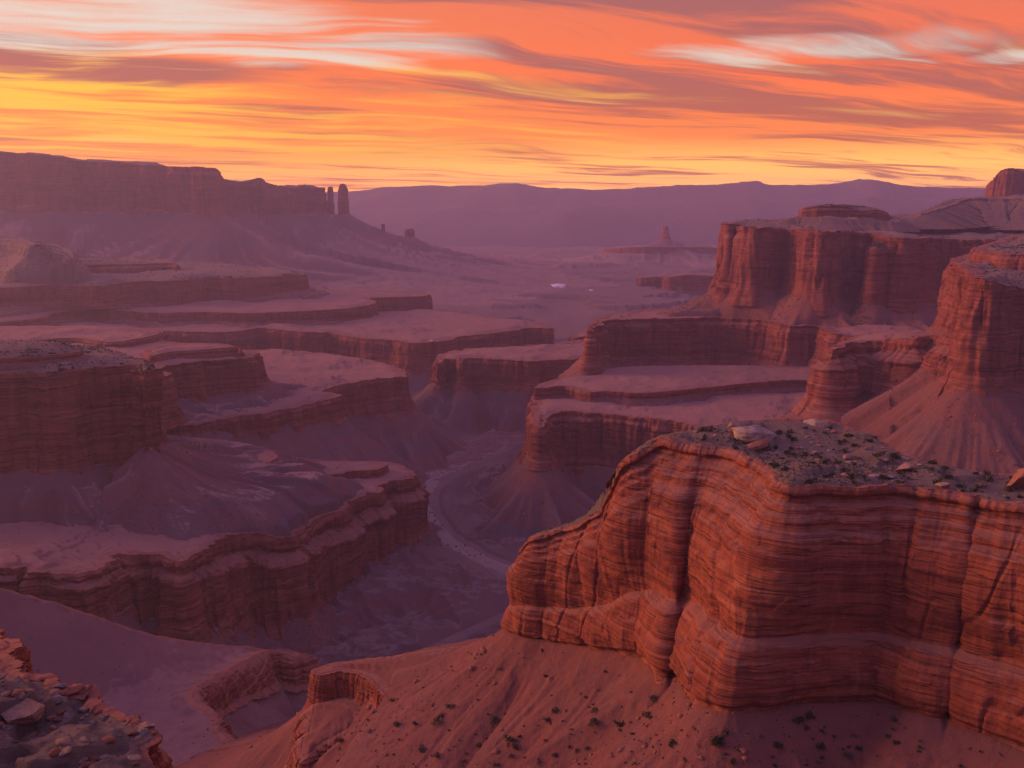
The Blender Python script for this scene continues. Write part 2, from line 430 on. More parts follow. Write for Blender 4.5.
GEN = [(0, 0), (.03, .0), (.06, -.025), (.14, .02), (.40, .045), (.70, .06), (.88, .10), (1, .16), (1.2, .26)]
PLAIN_WALL = [(0, 0), (.04, .0), (.08, -.02), (.2, .0), (.85, .05), (1, .1), (1.2, .2)]
STEPPED = [(0, 0), (.12, .02), (.16, -.02), (.24, .10), (.34, .24), (.36, .22), (.60, .25), (.90, .32), (1, .40), (1.2, .55)]
STEP2 = [(0, 0), (.13, .02), (.18, -.03), (.25, .08), (.31, .15), (.36, .12), (.60, .12), (.9, .15), (1, .2), (1.2, .3)]
ROUNDED = [(0, 0), (.1, .18), (.25, .32), (.5, .45), (.8, .5), (1, .55), (1.2, .8)]
SLOPE = [(0, 0), (.2, .35), (.5, .9), (.55, .9), (.62, 1.1), (1, 1.9), (1.2, 2.3)]
MESAS = []
class Mesa:
    def __init__(s, name, verts, S=3.0, profile=GEN, wig=None, flute=.085, layers=.025, crack=.06, talus=40, slope=.62,
                 rock=None, soil=None, top=None, dome=0, bump=.6, parent=None, label=None, cat='mesa', group=None, pre='',
                 px=1.25, rows=None, gully=1.0, rimw=None, seed=0, top_on=True, gl=9.0, tail=.5, layer_scale=1.0, stop=None, inside=True, rim_j=.022, land=None, wl=None, on=None, blocky=1.0, hide=True, terr=1.0):
        s.__dict__.update(locals()); del s.__dict__['s']
        s.rock = rock or (M_ROCK3 if S < 5 else M_ROCK6); s.soil = soil or (M_SOIL3 if S < 5 else M_SOIL6); s.top = top or M_TOP3
        A = np.array([[v['x'], v['y'], v['z'], v['zb'], v.get('bx', np.nan), v.get('by', np.nan)] for v in verts])
        ar = np.sum(A[:, 0] * np.roll(A[:, 1], -1) - A[:, 1] * np.roll(A[:, 0], -1))
        if ar < 0: A = A[::-1]
        # feet: given, or straight below the rim
        nb = np.isnan(A[:, 4]); A[nb, 4] = A[nb, 0]; A[nb, 5] = A[nb, 1]
        D = catmull(A)
        dist = np.maximum(np.abs(D[:, 1]), 12)
        step = np.linalg.norm(np.roll(D[:, :3], -1, 0) - D[:, :3], axis=1) + np.linalg.norm(np.roll(D[:, 4:6], -1, 0) - D[:, 4:6], axis=1)
        step = step / 2 / dist * FOC
        ppx = 512 + D[:, 0] / dist * FOC
        wgt = np.where((ppx > -40) & (ppx < 1064), 1.0, .25)
        step = np.minimum(step * wgt, 90)
        cum = np.concatenate([[0], np.cumsum(step)])
        n = int(min(max(cum[-1] / px, 60), 2600))
        tt = np.linspace(0, cum[-1], n, endpoint=False)
        Dc = np.vstack([D, D[:1]])
        s.ring = np.stack([np.interp(tt, cum, Dc[:, k]) for k in range(6)], 1)
        Hc = np.mean(A[:, 2] - A[:, 3]); s.Hc = Hc
        if s.wig is None: s.wig = .13 * Hc
        rim0 = s.ring[:, :2]; wl = s.wl or 8 * s.wig + 1e-6
        def wob(P):
            x, y = P[:, 0] / wl, P[:, 1] / wl
            return s.wig * (fbm2(x, y, 5, 3 + seed, .6) - .9 * np.clip(1 - np.abs(pn2(x * .8, y * .8, 71 + seed)) / .18, 0, 1)**1.5 + .25)
        ww = wob(rim0)[:, None]; s.ring[:, :2] += s.normals(rim0) * ww; s.ring[:, 4:6] += s.normals(s.ring[:, 4:6]) * ww
        # polygons for the distance fields
        k = max(1, n // 200)
        s.poly = s.ring[::k, :2]; s.zt = s.ring[::k, 2]
        nrm0 = s.normals(s.ring[:, 4:6])
        endoff = np.interp(1.0, [a for a, _ in profile], [b for _, b in profile]) * (s.ring[:, 2] - s.ring[:, 3])[:, None]
        k2 = max(1, n // 110); s.bpoly = (s.ring[:, 4:6] + nrm0 * endoff * .8)[::k2]; s.zbp = s.ring[::k2, 3]
        rm = np.median(np.hypot(s.ring[:, 0], s.ring[:, 1])); zm_ = max(abs(np.mean(s.zt)), 12)
        s.rw = rimw if rimw is not None else max(.12 * Hc, 2.4 * np.clip(rm * rm / zm_ / FOC * 1.1, 0, rm * .005))
        MESAS.append(s)
    def normals(s, P, k=3):
        t = np.roll(P, -k, 0) - np.roll(P, k, 0)
        nr = np.stack([t[:, 1], -t[:, 0]], 1); nr /= (np.linalg.norm(nr, axis=1, keepdims=True) + 1e-9)
        return nr
    def top_z(s, X, Y):
        d, _qx, _qy, zq = seg_dist(X, Y, s.poly, s.zt)
        st = max(1, len(s.poly) // 60)
        pw = 0; pz = 0
        for p, z in zip(s.poly[::st], s.zt[::st]):
            w = 1 / (((X - p[0])**2 + (Y - p[1])**2) + (2 * s.S)**2)**1.5
            pw = pw + w; pz = pz + w * z
        h = pz / pw
        i = np.maximum(-d, 0)
        h = zq + (h - zq) * sstep(i, 0, max(6 * s.S, 1.5 * s.rw))
        amp = s.bump * s.S
        h = h + amp * (.55 * fbm2(X / (14 * s.S), Y / (14 * s.S), 3, 40 + s.seed) + .14 * fbm2(X / (2.2 * s.S), Y / (2.2 * s.S), 3, 50)) * np.clip(i / (6 * s.S), .12, 1)
        tn = fbm2(X / (26 * s.S), Y / (26 * s.S), 4, 44 + s.seed)
        h = h + amp * 1.5 * (.42 * s.terr * (sstep(tn, .02, .05) + sstep(tn, .24, .26) + sstep(tn, -.26, -.23)) - .5 + .10 * ridged2(X / (9 * s.S), Y / (9 * s.S), 3, 47)) * np.clip(i / (5 * s.S), 0, 1)
        if s.dome: h = h + s.dome * (1 - np.exp(-i / (abs(s.dome) * 2.2)))
        return h
    def talus_z(s, X, Y):
        d, qx, qy, zb = seg_dist(X, Y, s.bpoly, s.zbp)
        do = np.maximum(d, 0)
        dx = (X - qx) / (do + 1e-3); dy = (Y - qy) / (do + 1e-3)
        L = s.gl * s.S / 3
        Rr = np.minimum(do, 2.6 * L)
        ux = qx + dx * Rr; uy = qy + dy * Rr
        wx = ux + .12 * np.minimum(do, 5 * L) * pn2(X / (8 * L), Y / (8 * L), 5); wy = uy + .12 * np.minimum(do, 5 * L) * pn2(X / (8 * L), Y / (8 * L), 6)
        g = .75 * ridged2(wx / (4.0 * L), wy / (4.0 * L), 4, 11 + s.seed)
        var = 1 + .30 * pn2(ux / (11 * L), uy / (11 * L), 31)
        if s.land is not None:
            Ht = np.maximum(zb - s.land, 4); f = Ht * (1 - np.exp(-s.slope * 1.35 * var * do / Ht)) + .04 * do + (.30 if s.S < 3 else 1.6) * np.maximum(0, do - 1.9 * Ht / (s.slope * 1.35))
        else:
            f = s.talus * (1 - np.exp(-s.slope * var * do / s.talus)) + s.tail * do
        ga = s.gully * .52 * s.talus * (sstep(do, 0, s.talus * 1.1)) * (1 - .75 * sstep(do, s.talus * 1.6, s.talus * 5))
        s.g_last = (g - .75) * sstep(do, 0, s.talus * .5)
        h = zb + .03 * s.Hc - f + ga * (g - .75) * .55
        if s.stop is not None:       # where it would run out over the edge of the bench below, it breaks off
            h = np.where(h < s.stop, s.stop - (s.stop - h) * 3.5, h)
        h = h + s.S * (.16 * fbm2(X / (2.5 * s.S), Y / (2.5 * s.S), 5, 60) + .12 * np.clip(fbm2(X / (1.1 * s.S), Y / (1.1 * s.S), 3, 63) - .15, 0, 1))
        h = np.where(d < 0, zb + .03 * s.Hc - .04 * d * 0, h)
        return h, d
    def build(s):
        holder = s.parent
        if holder is None:
            holder = bpy.data.objects.new(s.name, None); link(holder)
            tag(holder, s.label, s.cat, s.group)
            c = s.ring.mean(0); holder.location = (c[0], c[1], s.ring[:, 3].min())
        s.root = holder
        rg = s.ring; n = len(rg)
        rim = rg[:, :2]; base = rg[:, 4:6]; zt = rg[:, 2]; zb = rg[:, 3]
        nr = s.normals(rim, max(3, n // 160)); nb = s.normals(base, max(3, n // 160))
        S = s.S; Hc = s.Hc
        zt = zt + s.rim_j * Hc * fbm2(rim[:, 0] / (4 * S), rim[:, 1] / (4 * S), 3, 21)
        # rows
        dd = np.median(np.hypot(rim[:, 0], rim[:, 1]))
        near = max(np.min(np.hypot(rg[:, 0], rg[:, 1])), 10)
        nv = s.rows or int(np.clip(Hc / near * FOC / 1.2, 14, 170))
        ins = np.array([1.0, .6, .3, .12, .03])
        vs = np.concatenate([np.linspace(0, 1, nv), [1.08, 1.2]])
        pv = np.interp(vs, [a for a, _ in s.profile], [b for _, b in s.profile])
        chip = .014 * Hc * sstep(pn2(rim[:, 0] / (.13 * Hc), rim[:, 1] / (.13 * Hc), 27), .05, .14) + .008 * Hc * sstep(pn2(rim[:, 0] / (.05 * Hc), rim[:, 1] / (.05 * Hc), 28), .22, .34)
        rows = []
        for q in ins:
            p = rim - nr * (q * s.rw + chip[:, None])
            dq = seg_dist(p[:, 0], p[:, 1], s.poly)[0]
            bad = (dq > -.35 * q * s.rw) & (q > .05)
            p = np.where(bad[:, None], rim - nr * (chip[:, None] + .02 * s.rw), p)
            z = zt - (.35 * S * (q > .9)) + .004 * Hc * (fbm2(p[:, 0] / (2 * S), p[:, 1] / (2 * S), 3, 5))
            z = np.where(bad, zt - .1 * S, z)
            rows.append(np.stack([p[:, 0], p[:, 1], z], 1))
        bx = rim[:, 0]; by = rim[:, 1]
        Hs = (zt - zb)
        vcol = vs[:, None]
        Z = zt[None] - vcol * Hs[None]
        cx = rim[None, :, 0] + (base - rim)[None, :, 0] * np.clip(vcol, 0, 1); cy = rim[None, :, 1] + (base - rim)[None, :, 1] * np.clip(vcol, 0, 1)
        nx = nr[None, :, 0] * (1 - np.clip(vcol, 0, 1)) + nb[None, :, 0] * np.clip(vcol, 0, 1)
        ny = nr[None, :, 1] * (1 - np.clip(vcol, 0, 1)) + nb[None, :, 1] * np.clip(vcol, 0, 1)
        X = cx; Y = cy
        # strata: each bed juts or shrinks by its own amount
        zw = Z + .05 * Hc * pn3(X / (Hc), Y / (Hc), Z * 0, 8)
        lam = Hc / 9 * s.layer_scale
        zw = zw + lam * .9 * pn2(zw / (2.3 * lam), zw * 0 + s.seed, 35) + .02 * Hc * pn2(X / (.5 * Hc), Y / (.5 * Hc), 36)
        def beds(lam, sd):
            t = zw / lam; i = np.floor(t); f = t - i
            r = np.random.default_rng(100 + sd).uniform(-1, 1, 4096).astype(F32)
            k = i.astype(np.int64) % 4096
            return r[k] + (r[(k + 1) % 4096] - r[k]) * sstep(f, .72, 1.0)
        off = pv[:, None] * Hs[None]
        fade = sstep(vcol, 0.0, .05)
        off = off + s.layers * Hc * (beds(lam, s.seed) * .8 + beds(lam * .37, s.seed + 9) * .5 + beds(lam * .15, s.seed + 17) * .28) * fade
        arc = np.concatenate([[0], np.cumsum(np.linalg.norm(np.diff(rim, axis=0), axis=1))])[None]
        def blocks(bw, bh, sd):          # joint-bounded blocks
            rr_ = np.random.default_rng(300 + sd).uniform(-1, 1, 8192).astype(F32)
            k_ = np.floor(zw / bh).astype(np.int64); j_ = np.floor(arc / bw + 7 * rr_[k_ % 8192] + .25 * pn2(arc / bw + 0 * zw, zw / bh, 38)).astype(np.int64)
            return rr_[(j_ * 131 + k_ * 977) % 8192]
        bm_ = sstep(pn3(X / (.35 * Hc), Y / (.35 * Hc), Z / (.2 * Hc), 39), -.15, .2)
        off = off + Hc * (.007 * blocks(.13 * Hc, .10 * Hc, s.seed) + .005 * blocks(.05 * Hc, .035 * Hc, s.seed + 3)) * bm_ * fade * s.blocky
        off = off - chip[None] * sstep(vcol, .07, .0)
        # buttresses and flutes
        fl = Hc * .55
        A1 = pn3(X / fl, Y / fl, Z / (fl * 5), 2 + s.seed)
        A2 = pn3(X / (fl * .33), Y / (fl * .33), Z / (fl * 2.2), 4 + s.seed)
        A3 = np.abs(pn3(X / (fl * .16), Y / (fl * .16), Z / (fl * 1.0), 6 + s.seed))
        off = off + s.flute * Hc * (1.5 * A1 + .7 * (1 - 2.4 * np.abs(A2)) - .5 * A3) * (.35 + .65 * sstep(vcol, .04, .2))
        # narrow cracks
        C = np.abs(pn3(X / (fl * .5), Y / (fl * .5), Z / (fl * 3.5), 14 + s.seed))
        msk = sstep(pn3(X / (fl * .9), Y / (fl * .9), Z / (fl * .9), 17), -.1, .25)
        off = off - s.crack * Hc * np.clip(1 - C / .055, 0, 1) * msk * sstep(vcol, .06, .16)
        off = off + .010 * Hc * fbm3(X / (.12 * Hc), Y / (.12 * Hc), Z / (.09 * Hc), 3, 19)
        Zj = Z + .006 * Hc * pn3(X / (.1 * Hc), Y / (.1 * Hc), Z / (.1 * Hc), 23) * fade
        V3 = np.stack([X + nx * off, Y + ny * off, Zj], -1)
        rows.append(V3[0].copy())
        allv = np.concatenate([np.stack(rows), V3], 0)
        nrows = allv.shape[0]
        q = grid_quads(nrows, n, wrap=True)[:, ::-1]
        q = np.delete(q, np.arange((len(rows) - 1) * n, len(rows) * n), axis=0)
        mesh_np(s.pre + 'cliff', allv.reshape(-1, 3), q, s.rock, holder)
        if s.top_on: s.build_top(holder)
    def build_top(s, holder):
        P = s.poly
        ang = np.arctan2(P[:, 0], P[:, 1]); r = np.hypot(P[:, 0], P[:, 1])
        if P[:, 1].min() < 5:        # the ledge by the viewer's feet
            gx = np.linspace(P[:, 0].min(), P[:, 0].max(), 200); gy = np.linspace(P[:, 1].min(), P[:, 1].max(), 260)
            X, Y = np.meshgrid(gx, gy)
        else:
            a0, a1 = max(ang.min(), -.80), min(ang.max(), .80)
            na = int(np.clip((a1 - a0) * FOC / 1.6, 24, 700))
            r0, r1 = r.min() * .995, r.max() * 1.005
            zm = max(abs(np.mean(s.zt)), 12)
            rr = [r0]
            while rr[-1] < r1 and len(rr) < 520:
                rr.append(rr[-1] + np.clip(rr[-1]**2 / zm / FOC * 1.1, rr[-1] * .0016, rr[-1] * .005))
            X = np.array(rr)[:, None] * np.sin(np.linspace(a0, a1, na))[None]
            Y = np.array(rr)[:, None] * np.cos(np.linspace(a0, a1, na))[None]
        d = seg_dist(X, Y, P)[0]
        h = s.top_z(X, Y)
        h = h + .25 * s.S * .2 - (.5 * s.S) * sstep(-d, s.rw * .9, s.rw * .15)
        keep = (d < -s.rw * .12 + s.wig * .0)
        q = grid_quads(*X.shape)
        kq = keep.ravel()[q].all(1)
        if kq.sum() < 4: return
        v, q = compact(np.stack([X, Y, h], -1).reshape(-1, 3), q[kq])
        s.topv = v
        mesh_np(s.pre + 'top', v, q[:, ::-1], s.top, holder)

PL = -172.0                       # the level of the open plain
def nm(*a, **k): return Mesa(*a, **k)

# --- far wall and its pillars
far_wall = nm('escarpment', [VD(-420, 140, 2100, 215), VD(-200, 146, 2120, 215), VD(-60, 150, 2150, 214), VD(0, 152, 2150, 213), VD(60, 157, 2170, 213), VD(82, 161, 2190, 213),
    VD(110, 162, 2200, 213), VD(140, 164, 2200, 213), VD(176, 167, 2150, 213), VD(203, 167, 2110, 214), VD(214, 169, 2150, 214), VD(219, 177, 2300, 213), VD(226, 180, 2360, 213), VD(244, 182, 2420, 212),
    VD(254, 179, 2450, 213), VD(260, 177, 2450, 213), VD(265, 182, 2450, 213), VD(290, 188, 2480, 214), VD(306, 186, 2500, 214), VD(319, 188, 2500, 214), VD(321, 188, 2600, 210),
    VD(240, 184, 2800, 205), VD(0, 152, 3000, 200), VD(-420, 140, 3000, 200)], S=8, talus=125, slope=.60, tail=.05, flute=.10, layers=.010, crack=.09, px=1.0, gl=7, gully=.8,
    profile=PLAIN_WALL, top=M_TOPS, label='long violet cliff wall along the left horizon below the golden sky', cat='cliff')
def spire(name, pts, D, pyb, label, S=4, **k):
    # pts: list of (px, half width px) at the rim, drawn as a small ring
    px, py, hw = pts
    ring = []
    for i in range(10):
        a = 2 * pi * i / 10
        v = VD(px, py, D, pyb); w = hw / FOC * D * (1 + .18 * sin(3 * a + px))
        v['x'] += cos(a) * w; v['y'] += sin(a) * w * 1.2; ring.append(v)
    kw = dict(S=S, talus=90, slope=.6, tail=.05, wig=hw / FOC * D * .10, flute=.03, layers=.012, crack=.03, rimw=hw / FOC * D * .7, px=.7, label=label, cat='rock spire', bump=.1)
    kw.update(k)
    return nm(name, ring, **kw)
PIL = [(0, 0), (.04, .008), (.3, .018), (.7, .028), (1, .05), (1.2, .12)]
PIN = [(0, 0), (.05, .025), (.15, .05), (.35, .075), (.7, .085), (1, .12), (1.2, .2)]
spire('rock_pillar', (330.5, 187, 2.2), 2540, 214, 'squat dark pillar filling the gap between the far cliff and the taller spire', profile=PIL, S=6, talus=138)
spire('rock_spire', (343, 184, 1.8), 2500, 214, 'tall tapering rock spire at the end of the far violet cliff', profile=PIN, S=6, talus=138)
spire('rock_stub', (383, 224, 1.6), 2520, 233, 'tiny rock knob on the talus tail below the tall spire', profile=PIL, S=6, talus=98, slope=.45)
spire('rock_stub', (409, 229, 4), 2600, 237, 'low rock stub at the tip of the far talus tail', profile=PIL, S=6, talus=98, slope=.45)

# --- lone spire on the plain
plat = nm('butte', [VD(604, 249, 3100, 252), VD(640, 247, 3000, 253), VD(690, 247, 3000, 253), VD(716, 248, 3050, 254), VD(780, 250, 3100, 254), VD(760, 247, 3500, 250), VD(640, 246, 3500, 250)],
    S=7, talus=30, slope=.3, tail=.05, px=1, label='low violet platform on the plain under the lone pointed spire', cat='butte')
spire('rock_spire', (665.5, 226, 2.0), 3080, 239, 'lone chimney spire on a cone standing far out on the plain', profile=[(0, 0), (.08, .05), (.3, .09), (.6, .17), (1, .30), (1.2, .5)], S=6, talus=70, slope=.50)
nm('butte', [VD(668, 277, 1950, 289), VD(690, 275, 1940, 290), VD(708, 276, 1950, 290), VD(730, 277, 1980, 289), VD(720, 275, 2200, 287), VD(672, 275, 2200, 287)], S=5, talus=12, px=1, soil=M_SOIL6,
    label='small block butte on the plain left of the big right mesa', cat='butte')
nm('butte', [VD(640, 278, 2060, 286), VD(655, 277, 2050, 287), VD(667, 278, 2060, 287), VD(664, 276, 2200, 286), VD(644, 276, 2200, 286)], S=5, talus=10, px=1,
    label='smallest flat block on the plain beside a pale clearing', cat='butte')
nm('butte', [VD(572, 338, 1190, 347), VD(586, 336, 1180, 348), VD(600, 334, 1190, 348), VD(612, 333, 1200, 347), VD(610, 330, 1300, 345), VD(576, 333, 1280, 345)], S=3, talus=14, px=1,
    label='small red block at the plain edge behind the central benches', cat='butte')

# --- left tiers, from the far one to the near one
tierB = nm('mesa', [V(-330, 292, -99, 310), V(-80, 291, -99, 308), V(0, 288, -99, 306), V(60, 285, -99, 306), V(100, 286, -99, 305), V(130, 282, -99, 304), V(168, 281, -99, 304), V(200, 279, -99, 302), V(211, 278, -99, 301), V(240, 278, -99, 299), V(280, 276, -99, 292), V(302, 275, -99, 289), V(306, 274, -99, 287),
    V(290, 271, -99, 285), V(200, 264, -99, 280), V(0, 262, -99, 275), V(-330, 262, -99, 275)], S=4, talus=28, slope=.55, top=M_TOPS, crack=.06, flute=.05, soil=M_SOIL3R, bump=.5,
    on='B2a', land=-130, label='long low scrubby mesa below the far violet cliff', dome=3)
nm('tier', [V(-330, 268, -84, 284), V(0, 265, -84, 280), V(60, 265, -84, 279), V(120, 264, -84, 277), V(168, 263, -84, 275), V(178, 264, -84, 272), V(150, 259, -84, 270), V(-330, 256, -84, 270)], S=4, talus=16, slope=.4, top=M_TOPS, stop=-99, parent='B', soil=M_TOPS, pre='upper_', profile=STEPPED)
nm('tier', [V(-330, 238, -48, 255), V(-60, 239, -48, 255), V(10, 240, -48, 254), V(30, 245, -50, 254), V(50, 251, -58, 259), V(72, 258, -66, 263), V(60, 246, -60, 255), V(0, 236, -48, 245), V(-330, 234, -48, 245)], S=4, talus=30, slope=.4, top=M_TOPS, stop=-84, parent='B', rock=M_TOPS, soil=M_TOPS, pre='summit_', profile=STEPPED)
tierB2a = nm('mesa', [V(-330, 330, -131, 338), V(-60, 326, -131, 334), V(40, 318, -131, 325), V(58, 312, -131, 319), V(120, 311, -131, 320), V(160, 313, -131, 322), V(200, 312, -131, 321), V(240, 313, -131, 321), V(280, 312, -131, 322), V(340, 309, -131, 321), V(364, 306, -131, 321), V(376, 302, -131, 318), V(372, 298, -131, 314),
    V(400, 297, -131, 318), V(424, 296, -131, 319), V(428, 294, -131, 312), V(400, 291, -131, 305), V(300, 289, -131, 300), V(-330, 290, -131, 300)], S=3.5, talus=22, slope=.5, on='B2', land=-150, label='middle bench with a thin cliff band and a blunt red butte end', crack=.05, soil=M_SOIL3R, bump=.4)
tierB2 = nm('mesa', [V(-330, 350, -146, 368), V(0, 345, -146, 362), V(100, 335, -146, 350), V(164, 331, -146, 350), V(200, 332, -146, 350), V(240, 331, -146, 352), V(262, 328, -146, 350), V(300, 332, -146, 354), V(330, 333, -150, 356), V(360, 338, -150, 362), V(390, 340, -150, 366), V(417, 343, -150, 371), V(445, 341, -150, 367), V(465, 336, -150, 360), V(495, 333, -150, 356), V(530, 328, -150, 350), V(548, 328, -150, 349),
    V(540, 322, -150, 340), V(480, 316, -150, 334), V(440, 310, -150, 330), V(300, 305, -150, 325), V(-330, 305, -150, 325)], S=3.2, talus=48, slope=.7, label='long bench cliff left of centre running back to the plain edge', crack=.06, flute=.09, bump=.5)
tierC1 = nm('mesa', [V(-330, 380, -111, 420), V(-150, 374, -111, 418), V(20, 374, -111, 418), V(100, 380, -111, 420), V(136, 380, -111, 421), V(152, 378, -111, 420), V(165, 375, -111, 416), V(168, 366, -111, 401), V(200, 361, -111, 396), V(225, 359, -111, 394), V(246, 358, -111, 390), V(255, 357, -111, 386),
    V(250, 351, -111, 376), V(205, 346, -111, 370), V(165, 340, -111, 365), V(160, 331, -111, 355), V(120, 326, -111, 350), V(40, 326, -111, 350), V(-330, 328, -111, 350)], S=2.4, talus=26, slope=.6, on='C2', land=-148, label='square red butte behind the near left cliff with pale slabs on top', crack=.06, bump=.4)
nm('tier', [V(150, 356, -105, 362), V(170, 352, -105, 358), V(200, 350, -105, 355), V(236, 347, -105, 353), V(241, 349, -105, 352), V(225, 344, -105, 349), V(190, 343, -105, 348), V(150, 347, -105, 352)], S=2, talus=5, stop=-111, parent='C1', pre='caprock_', profile=STEPPED)
nm('tier', [V(-330, 344, -106, 348), V(20, 341, -106, 346), V(70, 338, -106, 345), V(112, 342, -106, 348), V(140, 338, -106, 344), V(158, 334, -106, 340), V(154, 330, -106, 335), V(60, 327, -106, 333), V(-330, 327, -106, 333)], S=2, talus=5, stop=-111, parent='C1', pre='slab_', profile=STEPPED)
tierC2 = nm('mesa', [V(120, 430, -145, 440), V(185, 425, -145, 434), V(200, 424, -145, 433), V(225, 418, -145, 432), V(250, 415, -145, 436), V(262, 414, -145, 434), V(286, 409, -145, 428), V(318, 402, -145, 424), V(336, 397, -145, 421), V(341, 394, -145, 418), V(322, 391, -145, 414), V(330, 387, -145, 413), V(350, 383, -145, 415), V(375, 379, -145, 413), V(396, 377, -145, 411), V(406, 376, -145, 408),
    V(404, 370, -145, 398), V(370, 360, -145, 385), V(300, 351, -145, 372), V(250, 350, -145, 372), V(120, 360, -145, 385)], S=2.6, talus=50, slope=.60, label='pale-topped bench with a rounded cliff nose left of the dry wash', crack=.06, flute=.09, bump=.7, gully=1.3)
tierE2 = nm('mesa', [V(150, 466, -152, 478), V(222, 464, -152, 478), V(240, 466, -152, 480), V(262, 463, -152, 479), V(275, 459, -152, 476), V(276, 454, -152, 470), V(262, 447, -152, 460), V(225, 440, -152, 455), V(190, 438, -152, 455), V(150, 445, -152, 460)], S=2, talus=12, slope=.5, stop=-168, label='small rounded red shelf between the pale benches at left', bump=.6, px=1.1)
tierE = nm('mesa', [V(-330, 590, -133, 640), V(-150, 580, -137, 628), V(3, 568, -140, 604), V(40, 571, -142, 608), V(66, 573, -143, 612), V(100, 569, -144, 619), V(115, 562, -145, 616), V(118, 552, -146, 606), V(124, 553, -146, 612), V(150, 556, -147, 620), V(180, 561, -148, 626), V(196, 554, -149, 630), V(206, 545, -150, 630), V(225, 537, -153, 628), V(262, 533, -159, 622), V(290, 537, -163, 615), V(298, 529, -164.5, 608), V(318, 518, -168, 604), V(342, 509, -169, 594), V(362, 497, -170.5, 578), V(378, 490, -171, 566), V(388, 482, -172, 558), V(402, 479, -172, 550), V(414, 478, -172, 543),
    V(416, 472, -172, 525), V(390, 464, -172, 505), V(340, 460, -171, 495), V(280, 458, -169, 490), V(150, 452, -155, 480), V(-330, 440, -134, 480)],
S=2.0, talus=34, slope=.52, gully=1.5, profile=STEP2, label='wide pinkish bench with a curved two-step cliff in the left middle', crack=.05, flute=.09, bump=.55, px=1.0, layers=.022)
nm('tier', [V(300, 476, -166, 484), V(340, 474, -166, 485), V(352, 471, -166, 482), V(372, 470, -166, 482), V(386, 466, -166, 478), V(384, 462, -166, 474), V(340, 461, -166, 472), V(280, 462, -166, 470), V(270, 470, -166, 476)], S=1.8, talus=6, stop=-172, parent='E', pre='ledge_')
tierD = nm('mesa', [V(-330, 385, -81, 490), V(-120, 380, -81, 478), V(0, 375, -81, 471), V(30, 373, -81, 469), V(60, 371, -81, 468), V(95, 368, -81, 466), V(126, 365, -81, 463), V(140, 366, -81, 456), V(146, 372, -81, 454), V(148, 367, -81, 446), V(138, 357, -81, 435), V(80, 349, -81, 420), V(-120, 345, -81, 400), V(-330, 345, -81, 400)],
    S=1.7, talus=34, slope=.55, top=M_TOPS, on='E', land=-158, label='near left red cliff block with a scrubby dark top', crack=.07, flute=.05, layers=.012, profile=PLAIN_WALL, px=1.0, bump=1.0, dome=2)
nm('tier', [V(-330, 362, -74, 372), V(-60, 360, -74, 368), V(0, 358, -74, 364), V(40, 356, -74, 361), V(76, 352, -74, 357), V(80, 350, -74, 355), V(60, 346, -74, 351), V(-330, 343, -74, 350)], S=1.6, talus=8, slope=.4, stop=-81, parent='D', pre='upper_', top=M_TOPS, dome=9, profile=STEPPED)

# --- centre
tierK = nm('mesa', [V(437, 364, -150, 386), V(445, 359, -150, 386), V(456, 360, -150, 384), V(460, 364, -150, 386), V(466, 358, -150, 387), V(490, 359, -150, 389), V(531, 361, -150, 391), V(560, 360, -150, 389), V(590, 357, -150, 386), V(620, 350, -150, 375), V(700, 340, -150, 360), V(700, 330, -150, 350), V(580, 340, -150, 360), V(540, 345, -150, 366), V(480, 348, -150, 370), V(445, 353, -150, 376)],
    S=2.8, talus=38, slope=.7, label='central bench with a dark red cliff behind the dry wash', crack=.06, flute=.09, gully=1.4, bump=.5)
tierJ = nm('mesa', [V(533, 398, -150, 452), V(535, 412, -150, 454), V(539, 426, -150, 460), V(546, 421, -150, 462), V(550, 415, -150, 462), V(562, 411, -150, 464), V(590, 413, -150, 466), V(623, 415, -150, 468), V(660, 420, -150, 472), V(700, 428, -150, 478), V(800, 445, -150, 492), V(950, 455, -150, 500), V(1300, 470, -150, 510),
    V(1300, 392, -150, 430), V(1000, 380, -150, 420), V(830, 372, -150, 410), V(700, 371, -150, 410), V(620, 373, -150, 410), V(560, 382, -150, 425)],
    S=2.3, talus=52, slope=.66, label='pale flat shelf with a layered cliff rising right of the dry wash', crack=.05, flute=.09, gully=1.6, bump=.5, px=1.0)
nm('tier', [V(534, 388, -141, 400), V(546, 388, -141, 398), V(562, 386, -141, 396), V(575, 389, -141, 398), V(590, 392, -141, 399), V(604, 391, -141, 398), V(640, 393, -141, 399), V(680, 390, -141, 397), V(720, 386, -141, 394), V(770, 381, -141, 388), V(800, 380, -141, 387), V(832, 382, -141, 388), V(1000, 385, -141, 392), V(1000, 372, -141, 380), V(830, 367, -141, 376), V(700, 365, -141, 374), V(620, 367, -141, 376), V(575, 375, -141, 385), V(545, 382, -141, 392)],
    S=1.9, talus=8, slope=.35, stop=-150, parent='J', pre='ledge_', bump=.5)

